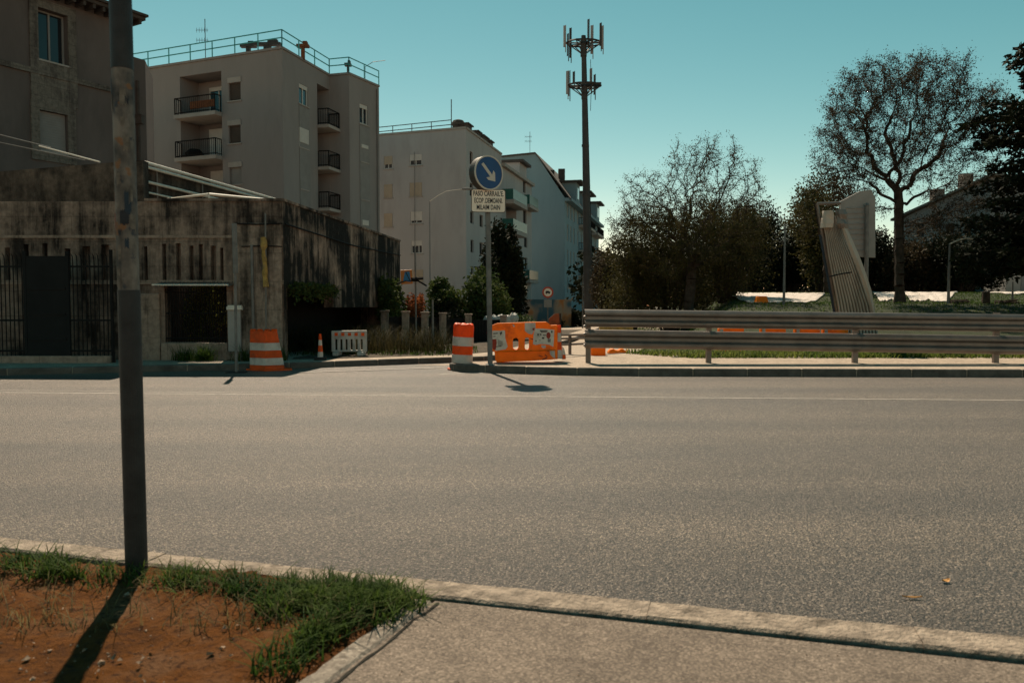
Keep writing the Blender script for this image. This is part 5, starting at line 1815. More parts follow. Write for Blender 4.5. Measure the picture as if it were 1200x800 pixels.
def corrugated():
    Y = 23.6
    b = at(1003, 395, Y)
    zb = lz(b.x, Y)
    e = empty('corrugated_panel', (b.x, Y, zb), 'tall crumpled corrugated steel panel leaning on posts behind the guard rail', 'corrugated panel')
    # left frame post with bar on top
    m = MB()
    m.tube(at(957.5, 239, Y + 0.1), at(980, 372, Y + 0.1), 0.05, n=8)
    t = at(980, 372, Y + 0.1); m.tube(t, (t.x, t.y, zb - 0.05), 0.05, n=8)
    m.tube(at(957.5, 239, Y + 0.1), at(985, 238, Y + 0.1), 0.045, n=8)
    m.build('frame_tube', M['galv'], e)
    # corrugated sheet: rows from the top to the ground, left/right edges taken along its height, twisting
    rows = [(252, 963, 987, 0.0), (262, 964, 986, -0.05), (275, 966.5, 990, -0.12), (300, 969.5, 1002, -0.16), (330, 975, 1014, -0.14), (355, 979.5, 1023, -0.1), (372, 982, 1027, -0.08), (400, 985, 1030, -0.06)]
    nc = 12
    m = MB()
    pts = []
    for (py, xl, xr, dy) in rows:
        row = []
        for j in range(nc * 4 + 1):
            t = j / (nc * 4)
            w = 0.03 * math.sin(t * nc * 2 * math.pi)
            p = at(xl + (xr - xl) * t, py + 1.5 * t, Y + dy + w + 0.25 * t * t)
            if py == 400: p.z = zb - 0.02
            row.append(p)
        pts.append(row)
    nr, ncol = len(rows), nc * 4 + 1
    for row in pts: m.v += [tuple(p) for p in row]
    for i in range(nr - 1):
        for j in range(ncol - 1): m.f.append((i * ncol + j, i * ncol + j + 1, (i + 1) * ncol + j + 1, (i + 1) * ncol + j))
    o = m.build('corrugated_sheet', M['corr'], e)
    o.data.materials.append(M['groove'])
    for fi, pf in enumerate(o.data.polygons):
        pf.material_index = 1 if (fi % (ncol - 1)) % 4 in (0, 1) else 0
    sd = o.modifiers.new('thickness', 'SOLIDIFY'); sd.thickness = 0.012
    # torn strip folded across the right side
    m = MB()
    fl = [((986, 266), (994, 262), -0.25), ((993, 286), (1003, 280), -0.33), ((1001, 306), (1013, 301), -0.34), ((1009, 326), (1021, 322), -0.3), ((1016, 346), (1026, 341), -0.24), ((1023, 372), (1029, 368), -0.18)]
    for a, c, dy in fl:
        c = (a[0] + (c[0] - a[0]) * 0.55, c[1]); m.v += [tuple(at(a[0], a[1], Y + dy)), tuple(at((a[0] + c[0]) / 2, (a[1] + c[1]) / 2, Y + dy - 0.06)), tuple(at(c[0], c[1], Y + dy + 0.02))]
    for i in range(len(fl) - 1):
        for j in range(2): m.f.append((i * 3 + j, i * 3 + j + 1, (i + 1) * 3 + j + 1, (i + 1) * 3 + j))
    o = m.build('folded_strip', M['corr'], e)
    sd = o.modifiers.new('thickness', 'SOLIDIFY'); sd.thickness = 0.012
    # crumpled head
    for k, (x0, x1, y0, y1) in enumerate(((964, 977, 247, 267), (978, 991, 246, 268))):
        m = MB()
        rs = random.Random(k + 3)
        ring = 9
        for i in range(5):
            py = y0 + (y1 - y0) * i / 4
            for j in range(ring):
                a = 2 * math.pi * j / ring
                c = at((x0 + x1) / 2, py, Y - 0.2)
                rr = (x1 - x0) / 2 * Y / F * (1 + rs.uniform(-0.18, 0.18)) * (1.0 if k == 0 else 0.9 + 0.15 * (i % 2))
                m.v.append((c.x + rr * math.cos(a) + 0.03 * i * (k - 0.3), c.y + rr * 0.8 * math.sin(a), c.z))
        for i in range(4):
            for j in range(ring): m.f.append((i * ring + j, i * ring + (j + 1) % ring, (i + 1) * ring + (j + 1) % ring, (i + 1) * ring + j))
        m.f += [tuple(range(ring)), tuple(range(4 * ring, 5 * ring))]
        m.build('crumpled_head', M['corr'] if k == 0 else M['galv'], e)
    s = MB()
    s.path([at(972, 324, Y - 0.33), at(985, 321, Y - 0.33), at(998, 319, Y - 0.31)], 0.02, 6)
    s.build('strap', M['rail_black'], e)
    bl = MB(); bl.tube(at(961, 275, Y + 0.03), at(978, 368, Y + 0.03), 0.035, n=6)
    bl.build('blue_cable', M['blue_ink'], e)
    # separate ribbed board on two posts behind
    Yb = 24.6
    f = empty('ribbed_signboard', (at(1012, 395, Yb).x, Yb, lz(at(1012, 395, Yb).x, Yb)), 'pale ribbed board on a steel post behind the corrugated panel', 'signboard')
    o = outline_solid([at(985, 236, Yb), at(1008, 224, Yb), at(1021, 222, Yb), at(1026, 232, Yb), at(1026, 302, Yb), at(1006, 301, Yb), at(985, 290, Yb)], [], (0, 0.08, 0))
    o.build('board', M['panel_pale'], f, bevel=0.01)
    r = MB()
    for k in range(9):
        py = 244 + k * 6.2
        r.tube(at(992, py, Yb - 0.004), at(1014, py - 0.5, Yb - 0.004), 0.02, n=6)
    r.build('rib', M['panel_pale'], f)
    p = MB()
    zg = lz(at(1016, 395, Yb).x, Yb)
    t = at(1016, 241, Yb - 0.09); p.tube(t, (t.x + 0.05, t.y, zg - 0.05), 0.06, n=10)
    p.tube(t, t + Vector((0, 0, 0.08)), 0.075, 0.03, n=10)
    p.build('post', M['steel_grey'], f)
M['corr'] = basic('weathered_corrugated_steel', (0.42, 0.35, 0.29), 0.6, 0.18, 3, metal=0.1, dirt=(0.17, 0.12, 0.085), dirt_amt=0.6, stretch=(1, 1, 0.3))
M['panel_pale'] = basic('pale_sheet_metal', (0.25, 0.235, 0.22), 0.6, 0.1, 3, dirt=(0.19, 0.17, 0.15))
M['groove'] = basic('dark_groove', (0.13, 0.09, 0.065), 0.8, 0.3, 5, stretch=(1, 1, 0.3))  # darker brown for the set-back half of each corrugation
corrugated()

def tarp(name_label, outline_px, seed):
    """white sheet spread on the bank: near edge on the lawn, far edge higher"""
    rs = np.random.default_rng(seed)
    (xl, xr), (y0, y1), (Y0, Y1) = outline_px
    nx_, ny_ = 46, 14
    V = []
    for j in range(ny_):
        t = j / (ny_ - 1)
        for i in range(nx_):
            s = i / (nx_ - 1)
            px = xl + (xr - xl) * s
            pinch = max(0.0, 1 - s / 0.28) ** 1.3 + max(0.0, (s - 0.8) / 0.2) ** 1.5
            edge = (Y1 - Y0) * (0.9 * min(1, pinch) + 0.10 * math.sin(s * 11 + seed) + 0.07 * math.sin(s * 29 + 2 * seed) + 0.05 * math.sin(s * 67))
            Y = Y0 + (Y1 - Y0) * t + max(-0.5, edge) * (1 - t)
            c = at(px, 350, Y)
            z = lz(c.x, Y) + 0.06 + 0.05 * abs(math.sin(s * 13 + 4 * t + seed)) * math.sin(t * 3.1) + (0.22 * max(0, 1 - s * 6) if seed == 1 else 0) + rs.normal(0, 0.006)
            V.append((c.x, Y, max(z, lz(c.x, Y) + 0.03)))
    idx = np.arange(nx_ * ny_).reshape(ny_, nx_)
    Q = np.stack([idx[:-1, :-1].ravel(), idx[:-1, 1:].ravel(), idx[1:, 1:].ravel(), idx[1:, :-1].ravel()], 1)
    o = fast_mesh('ground_sheet', np.array(V), Q, M['tarp'])
    sd = o.modifiers.new('thickness', 'SOLIDIFY'); sd.thickness = 0.02
    tag(o, name_label, 'plastic sheet')
tarp('long white plastic sheet with raised pointed end on the lawn', ((848, 966), (345.5, 357), (35.0, 45)), 1)
tarp('white plastic sheet spread between the corrugated panel and tall trunk', ((1022, 1062), (340, 353), (37.5, 47)), 2)
tarp('white plastic sheet in crumpled folds right of the tall trunk', ((1056, 1122), (339.5, 353), (37, 48)), 3)
tarp('white plastic sheet running out past the dark conifer', ((1140, 1290), (334, 344), (43, 53)), 4)

def lawn_things():
    # small orange bucket-like marker on the first sheet
    b = at(892, 356.5, 35.0); k = 35.0 / F
    z = lz(b.x, 35.0)
    e = empty('orange_marker', (b.x, 35.0, z), 'small orange plastic marker block before the long white sheet', 'marker')
    m = MB()
    zt = at(892, 347, 35).z
    for z_, w in ((z - 0.02, 7.5), (zt - 0.06, 5.5), (zt, 4.5)):
        m.v += [(b.x - w * k, 35 - 0.2, z_), (b.x + w * k, 35 - 0.2, z_), (b.x + w * k, 35.2, z_), (b.x - w * k, 35.2, z_)]
    for i in (0, 1):
        for j in range(4): m.f.append((i * 4 + j, i * 4 + (j + 1) % 4, i * 4 + 4 + (j + 1) % 4, i * 4 + 4 + j))
    m.f += [(0, 1, 2, 3), (8, 9, 10, 11)]
    m.build('block', M['orange'], e, bevel=0.02)
    # dark box and heap pieces on the grass to the right
    for px, py, w, h, lab in ((1155, 361, 9, 14, 'dark upright stump standing on the lawn'), (1127, 360, 26, 5, 'dark low log lying on the grass before the white folds'), (1180, 361, 24, 7, 'dark heap of branches under the conifer')):
        Y = 33.5
        p = at(px, py, Y); k = Y / F
        z = lz(p.x, Y)
        m = MB()
        rs = random.Random(px)
        if w < h:
            m.lathe([(w * k * 0.55, -0.05), (w * k * 0.5, h * k * 0.5), (w * k * 0.46, h * k), (w * k * 0.2, h * k + 0.02)], (p.x, Y, z), 9)
        else:
            for q in range(5):
                a = Vector((p.x + rs.uniform(-w, -w * 0.2) * k * 0.5, Y + rs.uniform(-0.3, 0.3), z + rs.uniform(0.02, h * k * 0.5)))
                c = Vector((p.x + rs.uniform(w * 0.2, w) * k * 0.5, Y + rs.uniform(-0.3, 0.3), z + rs.uniform(0.05, h * k)))
                m.tube(a, c, 0.06 + 0.04 * rs.random(), 0.04, n=6)
        o = m.build({9: 'tree_stump', 26: 'fallen_log', 24: 'branch_heap'}[w], M['bark'])
        tag(o, lab, {9: 'stump', 26: 'log', 24: 'branches'}[w])
lawn_things()

def lamp(px, ptop, pbase, Y, arm, label, r=0.05, cat='street lamp', z=None):
    t = at(px, ptop, Y)
    zb = z if z is not None else 0.1
    e = empty('street_lamp', (t.x, Y, zb), label, cat)
    m = MB(); m.tube((t.x, Y, zb), t, r * 1.3, r * 0.8, n=8); m.build('pole', M['steel_grey' if r > 0.03 else 'panel_grey'], e)
    if arm:
        q = at(arm[0], arm[1], Y)
        mid = t.lerp(q, 0.5) + Vector((0, 0, 0.12 * abs(q.x - t.x)))
        m = MB(); m.path([t, t.lerp(mid, 0.5) + Vector((0, 0, 0.04)), mid, q], r * 0.6, 6); m.build('arm', M['pipe_w'], e)
        m = MB(); dx = 1 if q.x > t.x else -1
        m.box(q + Vector((0.2 * dx, 0, 0)), (0.55, 0.22, 0.1)); m.build('lamp_head', M['panel_grey'], e, bevel=0.03)
    return e
lamp(503.5, 236, 380, 44, (543, 221.5), 'slender street lamp with a long arm before the pale block', 0.026)
lamp(607, 294, 380, 50, (583, 291), 'grey street lamp with short arm in front of the balconies', 0.06)
lamp(683, 322, 385, 48, None, 'plain thin post beside the antenna mast', 0.035, 'post')
lamp(920, 262, 358, 33, None, 'thin bare post standing at the end of the white sheet', 0.045, 'post', z=lz(at(920, 300, 33).x, 33))
lamp(1113, 286, 362, 33.5, (1152, 281.5), 'slim lamp post with horizontal arm under the dark conifer', 0.05, z=lz(at(1113, 300, 33.5).x, 33.5))
lamp(1187, 330, 350, 36, None, 'short thin post near the white shed', 0.04, 'post', z=lz(at(1187, 300, 36).x, 36))
lamp(507, 352, 417, 24.5, None, 'thin leaning post before the stone pillar fence', 0.035, 'post', z=0.15)

def antenna_mast():
    Y = 60
    t = at(683.5, 42, Y); bx = at(690, 365, Y).x
    b = Vector((bx, Y, 0.05))
    e = empty('antenna_mast', b, 'tall dark mobile phone mast with two rings of antennas above the street', 'antenna mast')
    m = MB(); m.tube(b, t, 0.36, 0.15, n=14); m.build('mast', M['mast'], e)
    k = Y / F
    cb = MB(); cb.tube(b + Vector((0.38, -0.1, 0)), t + Vector((0.16, -0.05, 0)), 0.025, n=5); 
    q = at(692, 70, Y); cb.path([q, at(693, 100, Y), at(692, 130, Y)], 0.02, 5)
    cb.build('cable', M['rail_black'], e)
    def ring(cy, rx, panels, name):
        c = at(684.0 if cy < 70 else 685, cy, Y)
        p = MB()
        n = 12
        pr = [c + Vector((rx * k * math.cos(2 * math.pi * j / n), 0.9 * math.sin(2 * math.pi * j / n), 0)) for j in range(n)]
        for j in range(n):
            p.tube(pr[j], pr[(j + 1) % n], 0.07, n=5)
            if j % 2 == 0: p.tube(c, pr[j], 0.055, n=5); p.tube(c - Vector((0, 0, 0.9)), pr[j], 0.04, n=5)
        p.tube(c - Vector((0, 0, 1.0)), c + Vector((0, 0, 0.25)), 0.24, n=10)
        pf = p.build(name, M['mast'], e)
        for (px, y0, y1, w, mt) in panels:
            a = at(px, y0, Y); z_ = at(px, y1, Y)
            dy = random.uniform(-0.8, 0.8)
            q = MB(); q.box(Vector((a.x, Y + dy, (a.z + z_.z) / 2)), (w * k, 0.16, a.z - z_.z))
            q.tube((a.x + 0.1, Y + dy + 0.14, z_.z - 0.35), (a.x + 0.1, Y + dy + 0.14, a.z + 0.1), 0.035, n=5)
            q.tube((a.x + 0.1, Y + dy + 0.14, c.z), (c.x, Y, c.z - 0.1), 0.04, n=5)
            q.build('panel_antenna', M[mt], e)
    ring(50.5, 20, [(661.2, 32, 56.5, 2.4, 'antenna'), (665.8, 36, 62, 1.2, 'mast'), (668.5, 31.5, 66, 1.8, 'mast'), (688.6, 25, 56, 1.3, 'mast'), (694.4, 28, 61, 3.2, 'antenna'), (702, 32, 58, 1.4, 'mast'), (704.8, 33.5, 60, 3.0, 'antenna')], 'upper_platform')
    ring(100.5, 19, [(664.2, 84.5, 111, 2.0, 'antenna'), (666.8, 83, 112, 1.2, 'mast'), (671, 88, 101, 1.6, 'mast'), (692.5, 80, 103, 2.3, 'antenna'), (696, 89, 112, 1.3, 'mast')], 'lower_platform')
    s = MB(); a = at(686, 99, Y); z_ = at(704.5, 99.5, Y)
    s.box((a + z_) / 2, ((z_ - a).x, 0.2, 0.3)); s.build('bracket_arm', M['mast'], e)
    # bolted climbing collars
    c = MB()
    for f in (0.25, 0.45, 0.62):
        p = b.lerp(t, f); r_ = 0.36 + (0.15 - 0.36) * f
        c.tube(p, p + Vector((0, 0, 0.15)), r_ + 0.05, n=14)
    c.build('flange', M['mast'], e)
antenna_mast()

# no-parking board and round prohibition sign down the street
def street_signs():
    Y = 27.5
    e = empty('road_sign', (at(487, 400, Y).x, Y, 0.15), 'orange framed square board with a blue triangle above the pillar fence', 'road sign')
    k = Y / F
    q = at(486.5, 181, Y + 0.1)
    m = MB(); m.tube((q.x, Y + 0.1, 0.15), at(486.5, 290, Y + 0.1), 0.03, n=8); m.build('pole', M['steel_grey'], e)
    c = at(476.5, 324.5, Y)
    m = MB(); m.box(c, (13.5 * k, 0.03, 16.5 * k), 0, Matrix.Rotation(R(-3), 3, 'Y')); f = m.build('board', M['sign_orange'], e, bevel=0.01)
    tri = [at(472.5, 329, Y - 0.02), at(481.5, 330.5, Y - 0.02), at(480, 318, Y - 0.02), at(474.5, 318.5, Y - 0.02)]
    outline_solid(tri, [], (0, -0.004, 0)).build('blue_field', M['sign_blue_pale'], f)
    outline_solid([at(475, 319, Y - 0.026), at(476, 318.6, Y - 0.026), at(481.5, 329.5, Y - 0.026), at(480.5, 330, Y - 0.026)], [], (0, -0.003, 0)).build('stripe', M['ink'], f)
    m = MB(); m.path([at(466, 332, Y), at(476, 329, Y), at(490, 329, Y), at(500, 335, Y)], 0.03, 6)
    m.path([at(482, 327, Y), at(496, 326, Y)], 0.05, 6)
    m.build('bracket', M['rail_black'], e)
    Y = 40
    k = Y / F
    c = at(642, 342.5, Y)
    e = empty('road_sign', (c.x, Y, 0.1), 'round red ringed sign over a small pale board down the street', 'road sign')
    m = MB(); m.tube((c.x, Y + 0.08, 0.1), (c.x, Y + 0.08, c.z), 0.035, n=8); m.build('pole', M['steel_grey'], e)
    def disc(r, y0, y1):
        m = MB(); m.tube((c.x, y0, c.z), (c.x, y1, c.z), r, n=28); return m
    disc(6.6 * k, Y + 0.03, Y).build('rim', M['sign_red'], e)
    disc(4.7 * k, Y - 0.001, Y - 0.008).build('white_face', M['sign_plate'], e)
    m = MB()
    m.box((c.x, Y - 0.012, c.z), (5.4 * k, 0.006, 1.7 * k)); m.box((c.x - 0.5 * k, Y - 0.012, c.z + 1.25 * k), (3.4 * k, 0.006, 0.9 * k))
    m.tube((c.x - 1.6 * k, Y - 0.009, c.z - 1.1 * k), (c.x - 1.6 * k, Y - 0.015, c.z - 1.1 * k), 0.7 * k, n=10)
    m.tube((c.x + 1.6 * k, Y - 0.009, c.z - 1.1 * k), (c.x + 1.6 * k, Y - 0.015, c.z - 1.1 * k), 0.7 * k, n=10)
    m.build('black_symbol', M['ink'], e)
    m = MB(); q = at(642, 355.5, Y); m.box((q.x, Y, q.z), (9 * k, 0.03, 9 * k)); m.build('lower_board', M['panel_pale'], e)
M['sign_blue_pale'] = basic('sign_blue_faded', (0.03, 0.17, 0.33), 0.5, 0.1, 4)
street_signs()

# ------------------------------------------------------------------ fence of stone pillars, graffiti wall
def pillar_fence():
    pts = [(451, 27.0), (475.5, 27.6), (498, 28.2), (519, 28.8), (549, 29.6), (590, 30.6)]
    e = empty('pillar_fence', (at(451, 400, 27).x, 27, 0.14), 'fence of rough stone pillars with dark metal sheets between them', 'fence')
    prev = None
    for px, Y in pts:
        x = at(px, 400, Y).x
        zt = at(px, 365.5 + (px - 450) * 0.04, Y).z
        m = MB(); m.box((x, Y, zt / 2), (0.24, 0.24, zt)); m.box((x, Y, zt + 0.03), (0.3, 0.3, 0.06)); m.build('pillar', M['pier'], e, bevel=0.015)
        if prev is not None:
            a, c = Vector((prev[0] + 0.14, prev[1] + 0.05, 0)), Vector((x - 0.14, Y + 0.05, 0))
            m = MB()
            n = 18
            for k in range(n):
                q = a.lerp(c, (k + 0.5) / n)
                m.box((q.x, q.y + 0.02 * (k % 2), zt * 0.47), ((c - a).length / n * 0.96, 0.02, zt * 0.86), math.atan2((c - a).y, (c - a).x))
            m.build('infill_panel', M['rail_black'], e)
        prev = (x, Y)
pillar_fence()

def graffiti_wall():
    Y = 47
    a, c = at(596, 395, Y), at(668, 395, Y + 4)
    m_, n, l, bs = nodes_of('graffiti_wall')
    vec = pos_coord(n, l)
    f = noise(n, l, vec, 0.8, 2, 0.4)
    col = ramp(n, l, f, [(0.36, (0.03, 0.09, 0.13)), (0.44, (0.18, 0.16, 0.14)), (0.52, (0.24, 0.20, 0.15)), (0.58, (0.30, 0.13, 0.04)), (0.7, (0.08, 0.07, 0.06))])
    l.new(col, bs.inputs['Base Color']); bs.inputs['Roughness'].default_value = 0.9
    zt = at(630, 352, Y).z
    mb = MB()
    d = (Vector((c.x, c.y, 0)) - Vector((a.x, a.y, 0)))
    L = d.length
    mb.box(((a.x + c.x) / 2, (a.y + c.y) / 2, zt / 2), (L, 0.2, zt), math.atan2(d.y, d.x))
    mb.box(((a.x + c.x) / 2, (a.y + c.y) / 2, zt + 0.04), (L + 0.1, 0.3, 0.08), math.atan2(d.y, d.x))
    o = mb.build('painted_wall', m_)
    tag(o, 'low wall painted in orange and blue graffiti down the side street', 'wall')
    # pale car-sized bundle on the wall top by the sign pole
    e = empty('white_bundle', at(588, 376, 31), 'white plastic bags heaped behind the sign pole', 'bags')
    rs = random.Random(2)
    for k in range(5):
        q = at(572 + k * 7.5, 373 + rs.uniform(-2, 1.5), 31 + rs.uniform(-0.3, 0.3))
        m = MB(); m.lathe([(0.04, -0.3), (0.17, -0.22), (0.2, -0.05), (0.14, 0.1), (0.05, 0.16)], q, 8)
        m.v = [(x + rs.uniform(-0.03, 0.03), y, z + rs.uniform(-0.03, 0.03)) for x, y, z in m.v]
        m.build('bag', M['white_pl'], e)
graffiti_wall()

# ------------------------------------------------------------------ vegetation
def bush(name, label, cat, c, size, n, leaf, mat, lobes=9, group=None, stems=True, flat=0.0, seed=0, aspect=0.55, hollow=0.35):
    """shrub of many leaves gathered into uneven clumps"""
    g = np.random.default_rng(seed + 11)
    e = empty(name, Vector((c[0], c[1], c[2])), label, cat, group)
    sx, sy, sz = size
    P = []
    cl = []
    for k in range(lobes):
        a, q = g.uniform(0, 2 * np.pi), np.sqrt(g.uniform(0.05, 1)) * 0.62
        zc = g.uniform(0.25, 0.8)
        r = g.uniform(0.22, 0.42)
        cl.append((q * np.cos(a) * (1.15 - 0.5 * zc), q * np.sin(a) * (1.15 - 0.5 * zc), zc, r))
    per = n // lobes
    for (x, y, z, r) in cl:
        d = g.normal(size=(per, 3)); d /= np.linalg.norm(d, axis=1)[:, None]
        rad = r * (hollow + (1 - hollow) * g.uniform(0, 1, per) ** 0.5)[:, None] * g.uniform(0.85, 1.2, (per, 1))
        p = np.array([x, y, z]) + d * rad * np.array([1, 1, 0.85])
        P.append(p)
    P = np.concatenate(P)
    P[:, 2] = np.maximum(P[:, 2], 0.02)
    W = np.stack([c[0] + P[:, 0] * sx, c[1] + P[:, 1] * sy, c[2] + P[:, 2] * sz], 1)
    leaves('foliage', W, leaf, mat, e, flat, aspect)
    if stems:
        m = MB()
        for (x, y, z, r) in cl:
            q = Vector((c[0] + x * sx, c[1] + y * sy, c[2] + z * sz))
            b = Vector((c[0] + x * sx * 0.2, c[1] + y * sy * 0.2, c[2] - 0.05))
            m.path([b, b.lerp(q, 0.5) + Vector((0, 0, 0.05 * sz)), q], [0.03 * sz ** 0.5, 0.02 * sz ** 0.5, 0.008], 5)
        m.build('stem', M['bark'], e)
    return e

def colonise(base, trunk_top, attractors, step, infl, kill, seed, max_iter=140, trunk_wob=0.02):
    """space colonisation: returns node positions and parents"""
    g = np.random.default_rng(seed)
    base, trunk_top = np.array(base, float), np.array(trunk_top, float)
    n0 = max(2, int(np.linalg.norm(trunk_top - base) / step))
    nodes = [base + (trunk_top - base) * i / n0 + np.array([1, 1, 0]) * g.normal(0, trunk_wob, 3) * (i > 0) for i in range(n0 + 1)]
    par = [-1] + list(range(n0))
    A = np.array(attractors)
    P = np.array(nodes)
    nearest = np.full(len(A), 0); nd = np.full(len(A), 1e9)
    start = 0
    for it in range(max_iter):
        new = P[start:]
        if len(new) == 0: break
        D = np.linalg.norm(A[:, None, :] - new[None], axis=2)
        j = D.argmin(1); dm = D[np.arange(len(A)), j]
        upd = dm < nd
        nd[upd] = dm[upd]; nearest[upd] = j[upd] + start
        alive = nd > kill
        A, nearest, nd = A[alive], nearest[alive], nd[alive]
        if len(A) == 0: break
        act = nd < infl
        if not act.any():
            act = nd <= nd.min() + step
        start = len(P)
        dirs = {}
        V = A[act] - P[nearest[act]]
        V /= np.linalg.norm(V, axis=1)[:, None]
        for idx_, v in zip(nearest[act], V):
            dirs[idx_] = dirs.get(idx_, 0) + v
        add, ap = [], []
        for idx_, v in dirs.items():
            v = v / (np.linalg.norm(v) + 1e-9) + g.normal(0, 0.33, 3)
            v = v / (np.linalg.norm(v) + 1e-9)
            add.append(P[idx_] + v * step); ap.append(idx_)
        P = np.concatenate([P, np.array(add)])
        par += ap
    return P, np.array(par)

def tree(name, label, base, trunk_top, attr, step, infl, kill, r_tip, r_trunk, leaf_n, leaf_size, leaf_mat, seed=1, group=None, twig_n=3, twig_len=0.5, leaf_spread=0.35, expo=2.3, leaf_low=None, aspect=0.55):
    e = empty(name, Vector(base), label, 'tree', group)
    P, par = colonise(base, trunk_top, attr, step, infl, kill, seed)
    g = np.random.default_rng(seed + 99)
    n = len(P)
    acc = np.zeros(n); kids = np.zeros(n, int)
    for i in range(n):
        if par[i] >= 0: kids[par[i]] += 1
    acc[kids == 0] = r_tip ** expo
    for i in range(n - 1, 0, -1):
        acc[par[i]] += acc[i]
    rad = acc ** (1 / expo)
    rad = rad * np.where(rad > r_tip * 3, min(1.6, r_trunk / rad[0]), 1.0)
    m = MB()
    for i in range(1, n):
        a, b = Vector(P[par[i]]), Vector(P[i])
        r0, r1 = min(rad[par[i]], rad[i] * 1.35), rad[i]
        ns = 9 if r1 > 0.12 else (5 if r1 > 0.04 else 3)
        m.tube(a, b, r0, r1, n=ns, caps=False)
    # root flare
    b = Vector(base)
    m.tube(b - Vector((0, 0, 0.15)), b + Vector((0, 0, 0.5)), rad[0] * 1.5, rad[0] * 1.05, n=10, caps=False)
    m.build('trunk', M['bark'], e, smooth=False)
    tips = np.where(rad < r_tip * 2.6)[0]
    tips = tips[tips > 2]
    # fine twigs
    tw = []
    ends = []
    for i in tips:
        d0 = P[i] - P[par[i]]; d0 = d0 / (np.linalg.norm(d0) + 1e-9)
        for k in range(twig_n):
            d = d0 + g.normal(0, 0.7, 3); d /= np.linalg.norm(d)
            L = twig_len * g.uniform(0.4, 1.2)
            q = P[i] + d * L + np.array([0, 0, -0.12 * L])
            tw.append((P[i], q)); ends.append((P[i], q))
    if tw:
        a = np.array([t[0] for t in tw]); b = np.array([t[1] for t in tw])
        d = b - a
        s1 = np.cross(d, g.normal(size=d.shape)); s1 /= (np.linalg.norm(s1, axis=1)[:, None] + 1e-9)
        s2 = np.cross(d, s1); s2 /= (np.linalg.norm(s2, axis=1)[:, None] + 1e-9)
        w = r_tip * 0.6
        V = np.stack([a + s1 * w, a - s1 * w * 0.5 + s2 * w * 0.87, a - s1 * w * 0.5 - s2 * w * 0.87, b], 1).reshape(-1, 3)
        bs_ = (np.arange(len(a)) * 4)[:, None]
        T = np.concatenate([bs_ + np.array([[0, 1, 3]]), bs_ + np.array([[1, 2, 3]]), bs_ + np.array([[2, 0, 3]])], 0)
        fast_mesh('twigs', V, T, M['twig'], e)
        # leaves along twigs
        if leaf_n:
            ii = g.integers(0, len(a), leaf_n * 2)
            t = g.uniform(0.2, 1.1, leaf_n * 2)[:, None]
            c = a[ii] + d[ii] * t + g.normal(0, leaf_spread, (leaf_n * 2, 3))
            if leaf_low is not None:
                keepp = g.uniform(0, 1, len(c)) < leaf_low(c)
                c = c[keepp]
            c = c[:leaf_n]
            leaves('crown', c, leaf_size, leaf_mat, e, 0.0, aspect)
    return e

def ellipsoid_pts(g, n, c, r, hollow=0.0, lo=-1.0):
    out = []
    while len(out) < n:
        v = g.uniform(-1, 1, (n * 3, 3))
        q = np.linalg.norm(v, axis=1)
        v = v[(q < 1) & (q > hollow) & (v[:, 2] > lo)]
        out += [np.array(c) + x * np.array(r) for x in v]
    return np.array(out[:n])

g0 = np.random.default_rng(3)
def W3(px, py, Y): return np.array(at(px, py, Y))

# middle tree: sparse twigs above, thick dull leaves below
Y = 38.0; k = Y / F
base = W3(806, 366, Y); base[2] = lz(base[0], Y)
att = np.concatenate([
    ellipsoid_pts(g0, 520, W3(830, 232, Y), (66 * k, 60 * k, 72 * k), 0.2),
    ellipsoid_pts(g0, 420, W3(795, 270, Y), (95 * k, 70 * k, 60 * k), 0.2),
    ellipsoid_pts(g0, 260, W3(757, 240, Y), (34 * k, 40 * k, 46 * k), 0.0),
    ellipsoid_pts(g0, 160, W3(872, 255, Y), (30 * k, 40 * k, 60 * k), 0.0),
    ellipsoid_pts(g0, 60, W3(815, 185, Y), (34 * k, 30 * k, 28 * k), 0.0)])
zmid = W3(800, 262, Y)[2]
tree('leafy_tree', 'broad dull green tree with bare twigs at its top behind the guard rail', base, W3(812, 300, Y), att, 0.26, 2.2, 0.42, 0.014, 0.34,
     60000, 0.07, M['leaf_olive'], seed=5, twig_n=6, twig_len=0.5, leaf_spread=0.07,
     leaf_low=lambda c: np.clip((zmid + 1.4 - c[:, 2]) / 1.8, 0.22, 1.0))
# thick lower skirts of foliage round that tree
for i, (px, py, w, h, Yq, mt, lab) in enumerate((
    (738, 372, 58, 112, 40, 'leaf_olive', 'rounded olive bush left of the broad tree, beside the mast'),
    (785, 372, 66, 128, 40.5, 'leaf_olive', 'olive brown bush close behind the trunk of the broad tree'),
    (848, 370, 70, 142, 41, 'leaf_olive', 'tall olive bush filling the space right of the broad tree trunk'),
    (712, 374, 26, 78, 46, 'leaf_brown', 'small brownish bush nearest the antenna mast'))):
    kq = Yq / F
    x = at(px, 360, Yq).x
    z0 = lz(x, Yq) if px > 730 else 0.2
    top = at(px, py - h, Yq).z
    bush('bush', lab, 'bush', (x, Yq, z0), (w * kq * 0.98, 2.6, (top - z0) * 0.98), 20000, 0.11, M[mt], lobes=18, seed=i, hollow=0.15)

